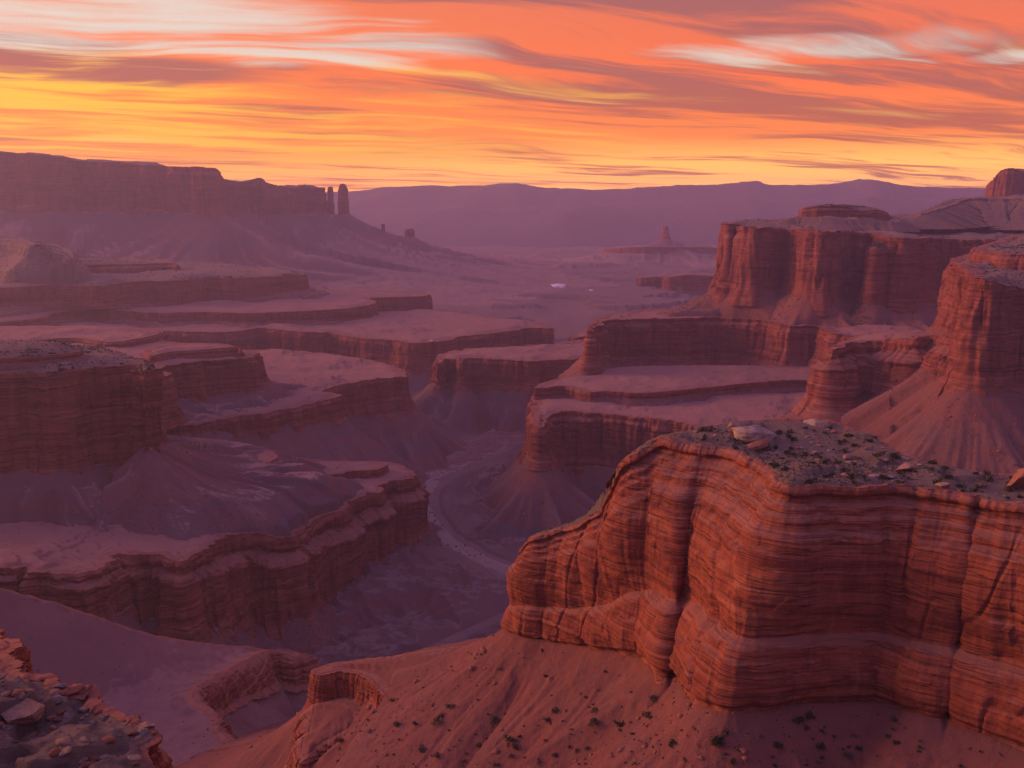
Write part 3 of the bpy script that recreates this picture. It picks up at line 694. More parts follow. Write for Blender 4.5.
# --- right
tierL = nm('mesa', [V(590, 332, -106, 364), V(600, 323, -106, 364), V(610, 320, -106, 364), V(640, 319, -106, 364), V(660, 319, -106, 365), V(690, 318, -106, 365), V(716, 317, -106, 366), V(760, 320, -106, 362), V(790, 326, -106, 360), V(815, 326, -106, 362), V(840, 334, -106, 366), V(900, 338, -106, 372), V(1100, 345, -106, 380), V(1100, 300, -106, 330), V(800, 300, -106, 330), V(690, 306, -106, 335), V(630, 311, -106, 340), V(600, 318, -106, 348)],
    S=3, talus=26, slope=.6, stop=-151, label='dark red lower wall under the big right mesa', crack=.05, flute=.09, soil=M_SOIL3R)
tierM = nm('mesa', [VD(734, 222, 1120, 280), VD(722, 223, 1020, 288), VD(728, 225, 975, 290), VD(738, 227, 985, 291), VD(748, 227, 945, 292), VD(770, 228, 950, 292), VD(786, 229, 975, 291), VD(797, 229, 935, 294), VD(820, 231, 895, 301), VD(832, 231, 905, 301), VD(845, 231, 950, 299), VD(868, 233, 962, 300), VD(880, 236, 925, 302), VD(895, 238, 900, 303), VD(915, 238, 892, 303), VD(932, 238, 905, 300), VD(941, 238, 950, 298), VD(960, 239, 955, 298), VD(1000, 240, 945, 300), VD(1100, 243, 900, 306), VD(1300, 246, 900, 310),
    VD(1300, 215, 1700, 240), VD(900, 215, 1500, 240), VD(760, 220, 1300, 250)], S=3.4, talus=52, slope=.60, profile=PLAIN_WALL, top=M_TOPS, soil=M_SOIL3R, on='L', land=-109, label='big red mesa with sheer fluted walls on the right skyline', flute=.06, crack=.08, layers=.010, px=1.0, bump=.5, gully=.9)
nm('pillar', [VD(868, 249, 900, 304), VD(874, 247, 885, 305), VD(882, 249, 888, 305), VD(886, 246, 905, 304), VD(884, 243, 930, 303), VD(872, 245, 925, 303)], S=3, talus=40, slope=.6, stop=-107, parent='M', inside=False, pre='buttress_', soil=M_SOIL3R, top=M_ROCK3, profile=[(0, 0), (.05, .03), (.2, .05), (.7, .06), (1, .12), (1.2, .2)], flute=.02, rimw=3, wig=1, px=.9)
nm('tier', [VD(780, 221, 1020, 227), VD(800, 217, 1020, 227), VD(830, 219, 1000, 228), VD(870, 220, 1000, 229), VD(900, 222, 1000, 230), VD(880, 214, 1150, 222), VD(820, 213, 1150, 222)], S=3, talus=8, slope=.3, stop=-14, rock=M_TOPS, parent='M', pre='upper_', top=M_TOPS, profile=SLOPE)
nm('tier', [VD(802, 209, 1060, 217), VD(820, 206, 1050, 218), VD(848, 207, 1050, 218), VD(856, 211, 1050, 219), VD(878, 210, 1050, 219), VD(888, 213, 1060, 219), VD(870, 207, 1150, 215), VD(820, 205, 1150, 214)], S=3, talus=10, slope=.4, stop=-8, parent='M', pre='summit_', top=M_TOPS, profile=STEPPED, layers=.05)
nm('tier', [VD(920, 214, 1060, 226), VD(950, 206, 1100, 222), VD(968, 199, 1130, 220), VD(1000, 199, 1120, 222), VD(1040, 199, 1100, 224), VD(1300, 196, 1100, 226), VD(1300, 192, 1500, 205), VD(1000, 197, 1500, 205), VD(930, 209, 1300, 215)], S=3.4, talus=22, slope=.32, stop=-12, parent='M', rock=M_TOPS, flute=.02, crack=0, blocky=0, gully=.25, soil=M_TOPS, pre='shoulder_', top=M_TOPS, profile=[(0, 0), (.1, 0), (.14, .25), (.5, 1.2), (1, 2.6), (1.2, 3.2)])
nm('butte', [VD(990, 184, 1700, 200), VD(994, 178, 1640, 200), VD(1000, 171, 1630, 200), VD(1008, 168, 1620, 200), VD(1016, 169, 1620, 200), VD(1024, 172, 1630, 200), VD(1040, 174, 1650, 200), VD(1056, 182, 1690, 200), VD(1040, 172, 1760, 198), VD(1005, 170, 1760, 198)], S=4, talus=10, flute=.06, crack=.06,
    label='castle-like rock knob on the skyline above the right mesa', cat='butte', wig=3, rimw=8, px=.8)
tierN2 = nm('mesa', [VD(835, 346, 700, 396), VD(829, 352, 665, 400), VD(832, 352, 645, 405), VD(842, 345, 652, 405), VD(860, 341, 672, 406), VD(880, 340, 665, 407), VD(900, 339, 645, 406), VD(915, 338, 635, 405), VD(930, 336, 640, 400), VD(950, 337, 615, 396), VD(980, 340, 580, 394), VD(1050, 345, 560, 396), VD(1300, 350, 560, 400), VD(1300, 325, 760, 360), VD(980, 328, 720, 360), VD(870, 334, 740, 380)],
    S=2.2, talus=30, slope=.62, profile=STEPPED, soil=M_SOIL3R, stop=-152, label='lower scalloped red wall in front of the big right mesa', crack=.05, flute=.09, px=1.0)
tierN = nm('mesa', [VD(957, 260, 690, 325), VD(955, 265, 655, 328), VD(961, 265, 635, 332), VD(970, 266, 612, 350), VD(974, 274, 575, 380), VD(981, 279, 545, 391), VD(992, 281, 540, 393), VD(1003, 285, 538, 393), VD(1015, 287, 548, 394), VD(1040, 290, 545, 396), VD(1150, 296, 530, 405), VD(1300, 300, 530, 410), VD(1300, 240, 760, 300), VD(1040, 238, 760, 290), VD(985, 246, 740, 300), VD(968, 254, 720, 310)],
    S=2.2, talus=55, slope=.60, profile=PLAIN_WALL, top=M_TOPS, soil=M_SOIL3R, stop=-152, label='tall red cliff corner catching warm light at the right edge', crack=.08, flute=.07, px=.9, bump=.8, layers=.015)
nm('tier', [VD(975, 250, 660, 262), VD(990, 252, 640, 266), VD(1010, 254, 620, 270), VD(1060, 256, 610, 275), VD(1300, 258, 610, 280), VD(1300, 232, 760, 245), VD(1030, 233, 760, 245), VD(990, 243, 730, 252)], S=2.2, talus=8, slope=.4, stop=-40, parent='N', pre='upper_', top=M_TOPS, profile=STEPPED)

# --- the main butte in front
def HB(px, py, z, bx, by, bz): return B(V(px, py, z), bx, by, bz)
HPROF = [(0, .0), (.022, .014), (.034, .014), (.05, -.018), (.075, -.008), (.09, .018), (.12, .022), (.14, .042), (.18, .050), (.22, .082), (.30, .098), (.40, .088), (.55, .045), (.64, .004), (.665, .0), (.69, .040), (.71, .052), (.80, .068), (.88, .066), (.93, .048), (.955, .008), (1, .02), (1.2, .08)]
HV = [HB(523, 549, -64, 509, 631, -81), HB(531, 539, -61, 520, 638, -80), HB(548, 533, -59.5, 540, 644, -79.5), HB(566, 527, -58, 557, 647, -79), HB(577, 524, -56.5, 575, 650, -78), HB(590, 516, -54.5, 592, 653, -77), HB(602, 507, -52.5, 607, 655, -76), HB(610, 489, -48.5, 618, 657, -75.5),
      HB(620, 464, -43.5, 630, 660, -75), HB(638, 452, -41.3, 642, 662, -74.5), HB(661, 438, -39, 651, 668, -74), HB(680, 442, -39, 656, 676, -73.6), HB(696, 445, -39, 664, 682, -73), HB(706, 446, -39, 668, 676, -73.4),
      HB(714, 447, -39, 677, 680, -73), HB(724, 449, -39, 684, 690, -72), HB(740, 454, -39, 689, 699, -71.4), HB(756, 462, -39, 694, 707, -71), HB(768, 472, -39, 706, 714, -70.4), HB(776, 481, -39, 728, 718, -70), HB(790, 485, -39, 760, 715, -70),
      HB(827, 485, -39, 810, 707, -70), HB(860, 486, -39, 845, 704, -70), HB(889, 486, -39, 872, 706, -70), HB(920, 488, -39, 900, 715, -69.5), HB(950, 492, -39, 925, 722, -69), HB(970, 496, -39, 938, 724, -69), HB(980, 496, -39, 947, 722, -69.2), HB(992, 500, -39, 960, 731, -69), HB(1024, 506, -39, 1024, 757, -69), HB(1090, 516, -39, 1130, 795, -69), HB(1300, 545, -39, 1400, 850, -69),
      V(1300, 485, -39, zb=-72), V(1100, 478, -39, zb=-72), V(1010, 474, -39, zb=-72), V(960, 467, -39, zb=-72), V(910, 455, -39, zb=-72), V(886, 444, -39, zb=-72), V(862, 430, -38.5, zb=-72), V(835, 421, -38, zb=-74), V(790, 419, -38, zb=-74), V(730, 422, -38.5, zb=-76), V(690, 430, -39, zb=-76), V(664, 434, -39.5, zb=-76),
      V(642, 447, -41.3, zb=-78), V(624, 460, -43.8, zb=-78), V(612, 486, -49, zb=-78), V(603, 503, -53, zb=-79), V(578, 520, -57, zb=-79), V(550, 529, -60, zb=-80), V(533, 535, -61.6, zb=-80)]
butteH = nm('butte', HV, S=1.0, talus=8, slope=.60, profile=HPROF, rock=M_ROCK1, soil=M_SOIL1, top=M_TOP1, flute=.0065, layers=.0075, crack=.014, wig=.5, wl=11, blocky=.5, px=.8, rows=230, rimw=1.2, bump=.9, gl=7, gully=.55, rim_j=.008, 
    stop=-104, label='large layered orange-red butte in the right foreground with boulders on top', cat='butte', tail=.36)
# lower shoulder with its alcove
nm('shoulder', [V(312, 670, -101, 705), V(318, 675, -101, 706), V(336, 672, -100.5, 705), V(352, 673, -100, 702), V(366, 678, -99, 702), V(374, 684, -98.5, 703), V(381, 693, -97.5, 710), V(392, 694, -97, 710), V(401, 689, -96.5, 704), V(409, 687, -96, 700), V(424, 692, -95, 700), V(440, 680, -93, zb=-95),
    V(500, 646, -88, zb=-92), V(470, 645, -90, zb=-100), V(400, 655, -96, zb=-104), V(335, 663, -100.5, zb=-108)], S=.9, talus=10, slope=.6, parent='H', inside=False, pre='alcove_', rock=M_ROCK1, soil=M_SOIL1, top=M_SOIL1, flute=.06, layers=.03, wig=.35, rimw=.8, px=.9, gully=.5, bump=.3, profile=GEN)
nm('shoulder', [V(314, 705, -107.5, 742), V(326, 701, -107, 742), V(340, 697, -106.5, 735), V(356, 696, -106, 728), V(370, 700, -105.5, 722), V(373, 708, -105.5, 724), V(362, 722, -106.5, 736), V(340, 734, -108.5, 750), V(320, 745, -110.5, 760), V(304, 758, -112, 768), V(300, 745, -112, 765), V(310, 722, -109.5, 755)], S=.9, talus=8, slope=.6, parent='H', inside=False, hide=False, pre='lobe_', rock=M_ROCK1, soil=M_SOIL1, top=M_SOIL1, flute=.05, layers=.03, wig=.3, rimw=.8, px=.9, profile=ROUNDED, dome=1.2, bump=.3)

# --- slickrock slope at lower left
M_SLICK = soil_mat('slickrock', 1.6, a=(.25, .135, .115), b=(.19, .10, .095), c=(.16, .11, .11), red=(.26, .10, .075), pale=(.31, .17, .145), bands=.2)
slick = nm('slickrock_ridge', [V(314, 656, -168, zb=-176), V(296, 655, -167, zb=-176), V(278, 650, -165, zb=-174), V(264, 652, -163.5, zb=-173), V(247, 659, -160.5, zb=-171), V(228, 669, -156.5, zb=-166), V(206, 681, -151, zb=-160), V(196, 690, -148, zb=-156), V(191, 698, -147, zb=-153), V(200, 706, -147.5, zb=-152), V(213, 714, -148, zb=-153), V(222, 731, -149, zb=-155), V(234, 745, -150, zb=-158), V(246, 768, -150, zb=-160),
    R(-55, 150, -146, -158), R(-90, 110, -135, -150), R(-230, 120, -104, -150), R(-260, 330, -96, -150), V(-60, 572, -112, zb=-160), V(0, 588, -122, zb=-160), V(60, 604, -133, zb=-165), V(140, 631, -148.5, zb=-172), V(205, 643, -158.5, zb=-176), V(262, 648, -164.5, zb=-178)],
    S=1.3, talus=22, slope=.55, profile=ROUNDED, rock=M_ROCK1, soil=M_SLICK, top=M_SLICK, blocky=.25, flute=.05, layers=.02, crack=.02, wig=1.0, rimw=2.2, bump=1.0, terr=0, px=1.0, gully=.7,
    label='smooth violet-pink slickrock slope in the lower left above a shadowed pit', cat='rock slope')
crag = nm('rock_outcrop', [VD(-160, 600, 52, 720), VD(-40, 618, 50, 720), VD(-8, 629, 48, 715), VD(0, 633, 45, 712), VD(6, 641, 42, 712), VD(13, 651, 40, 712), VD(19, 662, 38, 712), VD(22, 673, 36, 712), VD(24, 684, 33, 720), VD(-40, 690, 31, 730), VD(-160, 690, 31, 730)],
    S=.5, talus=6, slope=1.6, tail=1.3, rock=M_ROCK1, soil=M_SOIL1, top=M_ROCK1, flute=.10, layers=.035, crack=.06, wig=.5, rimw=.6, px=.9, rows=70, profile=PLAIN_WALL, label='dark red rock outcrop at the left edge behind the stony ledge', cat='rock outcrop')
ledge = nm('rock_ledge', [V(-60, 676, -13, zb=-19), V(0, 680, -13, zb=-19), V(25, 677, -13, zb=-19), V(50, 678, -13, zb=-19), V(62, 684, -13, zb=-19), V(82, 687, -13, zb=-19), V(96, 692, -13.1, zb=-19), V(104, 702, -13.1, zb=-19), V(114, 708, -13.1, zb=-19), V(132, 718, -13.1, zb=-19), V(148, 721, -13, zb=-19), V(158, 726, -13, zb=-19), V(162, 738, -13, zb=-19), V(150, 756, -13, zb=-19), V(158, 776, -13, zb=-19), V(160, 830, -13, zb=-19), V(150, 960, -13, zb=-19), V(-260, 960, -13, zb=-19), V(-300, 700, -13, zb=-19)],
    S=.3, talus=5, slope=1.6, tail=1.3, rock=M_ROCK1, soil=M_SOIL1, top=M_TOP1, flute=.05, layers=.03, crack=.04, wig=.18, rimw=.35, bump=2.2, px=.8, rows=110, profile=PLAIN_WALL, label='stony grey-brown ledge with loose rocks in the bottom left corner', cat='rock ledge')

# ------------------------------------------------------------------ ground: canyon floor, plain and the talus of every mesa
WASH = np.array([(xr(a, b) * (z / ratio(b)), z / ratio(b), z, w) for a, b, z, w in [
    (900, 640, -226, 8), (760, 612, -225, 9), (665, 601, -224, 10), (600, 594, -223, 11), (555, 586, -222, 12), (510, 572, -221.5, 11), (470, 553, -221, 10), (440, 535, -220, 11), (422, 515, -219, 12), (416, 496, -218, 16), (428, 476, -217, 20), (462, 463, -216, 17), (490, 450, -215, 17), (506, 436, -213, 22), (478, 424, -210, 20), (440, 412, -206, 16), (428, 395, -200, 14), (455, 378, -192, 14), (430, 360, -186, 14), (380, 352, -182, 14)]])
SIDE = np.array([(xr(a, b) * (z / ratio(b)), z / ratio(b), z, 3) for a, b, z in [(540, 600, -222), (450, 640, -214), (390, 668, -205), (330, 690, -192), (285, 712, -180), (250, 730, -190), (235, 775, -186), (225, 840, -180)]])
SIDE2 = np.array([(xr(a, b) * (z / ratio(b)), z / ratio(b), z, 5) for a, b, z in [(440, 412, -206), (360, 395, -198), (250, 362, -188), (120, 352, -182), (-100, 360, -178)]])
def open_dist(X, Y, poly):
    best = np.full(X.shape, 1e18, F32); z = np.zeros_like(X, F32); w = np.zeros_like(X, F32)
    for i in range(len(poly) - 1):
        a, b = poly[i].astype(F32), poly[i + 1].astype(F32); e = b - a
        t = np.clip(((X - a[0]) * e[0] + (Y - a[1]) * e[1]) / (e[0]**2 + e[1]**2), 0, 1)
        d2 = (X - a[0] - t * e[0])**2 + (Y - a[1] - t * e[1])**2
        m = d2 < best; best = np.where(m, d2, best); z = np.where(m, a[2] + t * e[2], z); w = np.where(m, a[3] + t * e[3], w)
    return np.sqrt(best), z, w
def floor_z(X, Y):
    r = np.hypot(X, Y)
    plain = PL + 0 * X - 43 * sstep(r, 1150, 620) + sstep(r, 1000, 700) * 16 * (.5 * ridged2(X / 75, Y / 75, 4, 95) - .3)
    far = sstep(r, 900, 1600)
    plain = plain + far * (3.2 * fbm2(X / 160, Y / 260, 4, 70) + 5 * np.clip(fbm2(X / 420, Y / 260, 3, 77) - .12, 0, .18) / .18 - 3.0)
    # low broken ledges out on the plain
    st = fbm2(X / 300, Y / 190, 4, 90); plain = plain + far * 5 * (sstep(st, .14, .17) + sstep(st, .34, .36)) * sstep(r, 5200, 2600)
    for ppx, ppy, pr in ((558, 286.5, 75), (591, 289, 40)):
        pd = PL / ratio(ppy); w = sstep(np.hypot(X - xr(ppx, ppy) * pd, (Y - pd) * .45), pr * 1.6, pr * .5); plain = plain * (1 - w) + (PL - 2) * w
    w = sstep(np.abs(X - .055 * Y), 60, 20) * sstep(Y, 1500, 1600) * sstep(Y, 1800, 1750); plain = plain * (1 - w) + (PL - 3) * w
    warp = 1 + .35 * fbm2(X / 60, Y / 60, 2, 81)
    for PLN, sl in ((WASH, .30), (SIDE, .45), (SIDE2, .30)):
        near = r < 1900
        d, z, w = open_dist(X[near], Y[near], PLN)
        dd = np.maximum(d - w * warp[near], 0)
        zz = z + 1.0 * sstep(dd, 0, 2.5) + sl * np.maximum(dd - 2, 0) + .25 * sstep(dd, 2, 30) * 9 * (.5 * ridged2(X[near] / 40, Y[near] / 40, 3, 84) - .35)
        zz = zz + .15 * fbm2(X[near] / 5, Y[near] / 5, 2, 85)
        zz = zz + 16 * (.5 * ridged2(X[near] / 85 + .6 * warp[near], Y[near] / 85, 4, 93) - .25) * sstep(dd, 6, 70)
        p = plain[near]; plain[near] = np.minimum(p, zz)
    return plain

QF = 1.0
t_far = np.arange(.023, .60, 1 / (2000 * QF))
r_far = (150 / t_far)[::-1]
r_near = np.concatenate([np.linspace(14, 96, 50), np.arange(96.3, 250, .30 / QF)])
rad = np.concatenate([r_near, r_far[r_far > 250.5]])
a_in = np.arange(-.50, .50, 1.35 / FOC / QF); da = 6 / FOC
ang = np.concatenate([np.arange(-.85, -.50, da), a_in, np.arange(.50, .85, da)])
X = (rad[:, None] * np.sin(ang)[None]).astype(F32); Y = (rad[:, None] * np.cos(ang)[None]).astype(F32)
H = floor_z(X, Y).astype(F32)
LAB = np.full(X.shape, -1, np.int16)
GU = np.zeros(X.shape, F32)
KEYS = dict(C2=tierC2, L=tierL, B2=tierB2, B2a=tierB2a, B=tierB, C1=tierC1, E=tierE, D=tierD, J=tierJ, M=tierM, N=tierN, H=butteH)
HZ = np.full(X.shape, -1e9, F32)
print('grid', X.shape, round(time.time() - T0, 1))
for i, m in enumerate(MESAS):
    zmax = m.zbp.max() + .03 * m.Hc
    # how far the talus can reach before it sinks below the lowest ground
    lo = -226.0
    dl = np.linspace(0, 2200, 900); f = m.talus * (1 - np.exp(-m.slope * .7 * dl / m.talus)) + m.tail * dl
    reach = dl[np.argmax(f > zmax - lo + 4)] if (f > zmax - lo + 4).any() else 2200
    x0, x1, y0, y1 = m.bpoly[:, 0].min() - reach, m.bpoly[:, 0].max() + reach, m.bpoly[:, 1].min() - reach, m.bpoly[:, 1].max() + reach
    bb = (X > x0) & (X < x1) & (Y > y0) & (Y < y1)
    bb &= H < zmax + 3
    if not bb.any(): continue
    h, d = m.talus_z(X[bb], Y[bb])
    if m.inside and isinstance(m.parent, str):
        o = KEYS[m.parent]; dp = seg_dist(X[bb], Y[bb], o.poly)[0]; h = np.where(dp > -.6 * o.rw, -1e6, h)
    if m.on:                         # it ends near the rim of the bench it lies on
        o = KEYS[m.on]; dp = seg_dist(X[bb], Y[bb], o.poly)[0]; h = h - .6 * np.maximum(0, dp + .25 * m.talus + .5 * o.rw + 4) - 8 * np.maximum(0, dp + .4 * o.rw + 1)
    if m is butteH:                  # the slope breaks off along the alcove
        xc = np.interp(Y[bb], [140, 155, 164, 178, 188, 200], [-43, -35, -30.5, -25.5, -24.5, -25.5]); h = h - 2.6 * np.maximum(0, xc - X[bb]) * (Y[bb] < 205)
    old = H[bb]; win = h > old
    H[bb] = np.maximum(old, h)
    l = LAB[bb]; l[win] = i; LAB[bb] = l
    gg = GU[bb]; gg[win] = m.g_last[win]; GU[bb] = gg
    if not m.hide: continue
    hd = HZ[bb]; HZ[bb] = np.where(d < -max(2.5, .15 * m.Hc), np.maximum(hd, m.zt.min() - .25 * m.Hc), hd)
print('talus', round(time.time() - T0, 1))
HIDE = H < HZ
verts = np.stack([X, Y, H], -1).reshape(-1, 3)
Q = grid_quads(*X.shape)
Q = Q[~HIDE.ravel()[Q].all(1)]
ql = LAB.ravel()[Q].max(1)

# build mesas (parents named by key)
for m in MESAS:
    if isinstance(m.parent, str): m.owner = KEYS[m.parent]
    else: m.owner = m
for m in MESAS:
    if m.owner is m: m.build()
for m in MESAS:
    if m.owner is not m:
        m.parent = m.owner.root; m.build()
print('mesas', round(time.time() - T0, 1))
wd, wz, ww = open_dist(X, Y, WASH[1:17])
wet = wd < ww * (1 + .35 * pn2(X / 22, Y / 22, 3) + .25 * pn2(X / 6, Y / 6, 4)) * .58
isw = (wet.ravel()[Q].sum(1) > 2) & (ql < 0)
def pieces(q):
    lab = np.arange(len(verts), dtype=np.int64)
    while True:
        m_ = lab[q].min(1); new = lab.copy()
        for c in range(4): np.minimum.at(new, q[:, c], m_)
        new = new[new]
        if (new == lab).all(): break
        lab = new
    return lab[q[:, 0]]
WASH_V, WASH_Q = compact(verts, Q[isw])
LOOSE = []
for i, m in enumerate(MESAS):
    sel = ql == i
    if sel.sum() < 6: continue
    qs = Q[sel]; m.talv = compact(verts, qs)[0]
    pc = pieces(qs); ids, cnt = np.unique(pc, return_counts=True)
    big = ids[cnt > max(120, .02 * len(qs))]
    if not len(big): big = ids[np.argmax(cnt):][:1]
    for b_ in big:
        v, q = compact(verts, qs[pc == b_])
        rill(mesh_np(m.pre + 'talus', v, q[:, ::-1], m.soil, m.owner.root), qs[pc == b_])
    LOOSE.append(qs[~np.isin(pc, big)])
gv, gq = compact(verts, np.concatenate([Q[(ql < 0) & ~isw]] + LOOSE))
# winding: rows outwards, columns clockwise seen from above
ground = mesh_np('canyon_ground', gv, gq[:, ::-1], M_FLOOR); tag(ground, kind='structure')
bpy.context.view_layer.update()
for m in MESAS:
    if m.owner is m:
        inv_m = m.root.matrix_world.inverted()
        for ch in m.root.children: ch.matrix_parent_inverse = inv_m
print('ground', round(time.time() - T0, 1))
def ground_at(x, y):
    """height of the ground grid at a point"""
    r = math.hypot(x, y); a = math.atan2(x, y)
    i = int(np.clip(np.searchsorted(rad, r) - 1, 0, len(rad) - 2)); j = int(np.clip(np.searchsorted(ang, a) - 1, 0, len(ang) - 2))
    fi = (r - rad[i]) / (rad[i + 1] - rad[i]); fj = (a - ang[j]) / (ang[j + 1] - ang[j])
    fi = min(max(fi, 0), 1); fj = min(max(fj, 0), 1)
    return float((H[i, j] * (1 - fj) + H[i, j + 1] * fj) * (1 - fi) + (H[i + 1, j] * (1 - fj) + H[i + 1, j + 1] * fj) * fi)

# ------------------------------------------------------------------ dry wash bed, ponds
M_WASH = soil_mat('wash_sand', 2.5, a=(.30, .20, .175), b=(.23, .155, .14), c=(.22, .17, .155), red=(.22, .13, .115), pale=(.35, .24, .21), bands=.1)
tag(mesh_np('dry_wash', WASH_V, WASH_Q[:, ::-1], M_WASH), kind='structure')


# ------------------------------------------------------------------ boulders, stones and shrubs
def ray(px, py):
    v = (384 - py) / FOC; d = np.array([(px - 512) / FOC, CP + v * SP, -SP + v * CP]); return d / d[1]
TOPCACHE = {}
def hit(px, py, mesa=None, z0=None):
    """where the view through a picture point meets a mesa top, or else the ground"""
    d = ray(px, py)
    if mesa is not None:
        z = z0
        for _ in range(6):
            y = z / d[2]; x = d[0] * y
            z = float(mesa.top_z(np.array([x], F32), np.array([y], F32))[0])
        return np.array([x, y, z])
    y = 60.0; py_ = y
    while y < 1500:
        if d[2] * y < ground_at(d[0] * y, y): break
        py_ = y; y *= 1.01
    lo, hi = py_, y
    for _ in range(12):
        m_ = (lo + hi) / 2
        if d[2] * m_ < ground_at(d[0] * m_, m_): hi = m_
        else: lo = m_
    return np.array([d[0] * hi, hi, ground_at(d[0] * hi, hi)])
def stone_mat(name, a, b, c, S=1.0):
    m, N, p, P, Nn = new_mat(name)
    tc = N.n.new('ShaderNodeTexCoord').outputs['Object']
    n1 = N.noise(tc, 1.1 / S, 6, .62); n2 = N.noise(tc, 6 / S, 6, .7)
    col = N.mix(N.mrange(n1, .38, .62), a, b)
    col = N.mix(N.mrange(n2, .50, .70, 0, .7), col, c)
    x, y, z = N.sep(tc)
    ln = N.noise(N.comb(N.math('MULTIPLY', x, .4), N.math('MULTIPLY', y, .4), N.math('MULTIPLY', z, 5 / S)), 1.0, 3, .6)
    col = N.mix(N.mrange(ln, .46, .34, 0, .5), col, c)
    N.put(p.inputs['Base Color'], col)
    bump(N, p, N.math('ADD', n2, N.math('MULTIPLY', n1, 1.5)), .8, .15 * S)
    return m
M_ST_PALE = stone_mat('pale_stone', (.40, .29, .22), (.30, .20, .15), (.14, .09, .07))
M_ST_RED = stone_mat('red_stone', (.36, .15, .095), (.28, .11, .07), (.13, .05, .035))
M_ST_GREY = stone_mat('grey_stone', (.27, .22, .19), (.20, .16, .14), (.09, .07, .06), .5)
M_ST_TAN = stone_mat('tan_stone', (.40, .24, .16), (.31, .17, .11), (.15, .08, .055), .5)
import bmesh
def stone_mesh(name, seed, mat, flat=.6, long=1.3, sub=4, cuts=9, rough=.10):
    r = np.random.default_rng(seed)
    bm = bmesh.new(); bmesh.ops.create_icosphere(bm, subdivisions=sub, radius=1.0)
    P = np.array([v.co[:] for v in bm.verts]); 
    # knock flat faces off a ball, the way blocks break along joints
    for _ in range(cuts):
        n = r.normal(size=3); n[2] *= .8; n /= np.linalg.norm(n); dpl = r.uniform(.40, .78)
        k = P @ n - dpl; P = P - np.where(k > 0, k * .99, 0)[:, None] * n
    P = P * (1 + rough * fbm3(P[:, 0] * 1.6, P[:, 1] * 1.6, P[:, 2] * 2.6, 4, seed)[:, None])
    P[:, 2] += .035 * np.sin(P[:, 2] * 16 + seed) * 0
    P *= np.array([long, 1.0, flat]); P[:, 2] -= P[:, 2].min() * .82
    P /= (P[:, 0].max() - P[:, 0].min())
    for v, c in zip(bm.verts, P): v.co = c
    me = bpy.data.meshes.new(name); bm.to_mesh(me); bm.free(); me.materials.append(mat)
    me.polygons.foreach_set('use_smooth', np.ones(len(me.polygons), bool))
    return me
def put_stone(name, px, py, wpx, mesa, z0, mesh, label, cat='boulder', rot=0.0, group=None, tilt=(0, 0), hs=1.0, own=False):
    c = hit(px, py, mesa, z0); o = bpy.data.objects.new(name, mesh); link(o)
    w = wpx / FOC * c[1]; o.location = c - np.array([0, 0, .05 * w]); o.scale = (w, w, w * hs); o.rotation_euler = (tilt[0], tilt[1], rot)
    tag(o, label, cat, group); return o
HT = butteH
put_stone('boulder', 755, 436, 50, HT, -38.5, stone_mesh('boulder', 3, M_ST_PALE, .62, 1.25, 5, 12, .13), 'big pale craggy boulder at the back rim of the foreground butte', rot=.25, hs=1.0)
put_stone('boulder', 736, 434, 17, HT, -38.5, stone_mesh('boulder', 9, M_ST_TAN, .95, 1.0, 4, 14, .12), 'upright pinkish block leaning on the left side of the big pale boulder', rot=.6)
put_stone('boulder', 757, 446, 34, HT, -38.5, stone_mesh('boulder', 11, M_ST_RED, .42, 1.9, 4, 9, .08), 'long reddish rock lying in front of the big pale boulder', rot=.35, tilt=(0, -.18))
put_stone('boulder', 819, 425, 30, HT, -38, stone_mesh('boulder', 15, M_ST_PALE, .36, 1.5, 4, 8, .07), 'flat pale slab perched on the back edge of the butte top', rot=-.1)
put_stone('boulder', 905, 470, 22, HT, -39, stone_mesh('boulder', 21, M_ST_TAN, .55, 1.2, 4, 8, .06), 'rounded tan boulder in the middle of the butte top')
put_stone('boulder', 848, 459, 11, HT, -39, stone_mesh('boulder', 22, M_ST_TAN, .6, 1.1, 3, 8, .06), 'small tan boulder alone on the left half of the butte top', rot=1)
put_stone('boulder', 876, 476, 13, HT, -39, stone_mesh('boulder', 25, M_ST_PALE, .4, 1.5, 3, 8, .06), 'flat pale stone near the rim left of the rounded tan boulder', rot=.2)
put_stone('boulder', 892, 476, 12, HT, -39, stone_mesh('boulder', 26, M_ST_GREY, .35, 1.7, 3, 8, .06), 'thin grey slab lying before the rounded tan boulder', rot=-.3)
put_stone('boulder', 943, 487, 12, HT, -39, stone_mesh('boulder', 27, M_ST_TAN, .45, 1.3, 3, 8, .06), 'low tan rock by the rim right of the rounded tan boulder', rot=.4)
put_stone('boulder', 1020, 489, 27, HT, -39, stone_mesh('boulder', 31, M_ST_RED, .85, 1.0, 4, 10, .07), 'squarish red block at the right end of the butte top', rot=.2)
G = ledge
put_stone('rock', 25, 716, 44, G, -13, stone_mesh('rock', 41, M_ST_TAN, .42, 1.5, 5, 10, .12), 'largest pale tan rock tilted on the corner ledge', 'rock', rot=-.15, tilt=(.1, .12))
put_stone('rock', 52, 708, 22, G, -13, stone_mesh('rock', 42, M_ST_GREY, .55, 1.3, 4, 9, .12), 'dark grey rock touching the right side of the largest tan rock', 'rock', rot=.6)
put_stone('rock', 31, 737, 34, G, -13, stone_mesh('rock', 43, M_ST_TAN, .34, 2.2, 4, 9, .08), 'long narrow slab slanting below the largest tan rock', 'rock', rot=.55, tilt=(0, -.1))
put_stone('rock', 74, 694, 24, G, -13, stone_mesh('rock', 44, M_ST_RED, .45, 1.6, 4, 9, .07), 'oblong reddish rock at the back edge of the corner ledge', 'rock', rot=-.1)
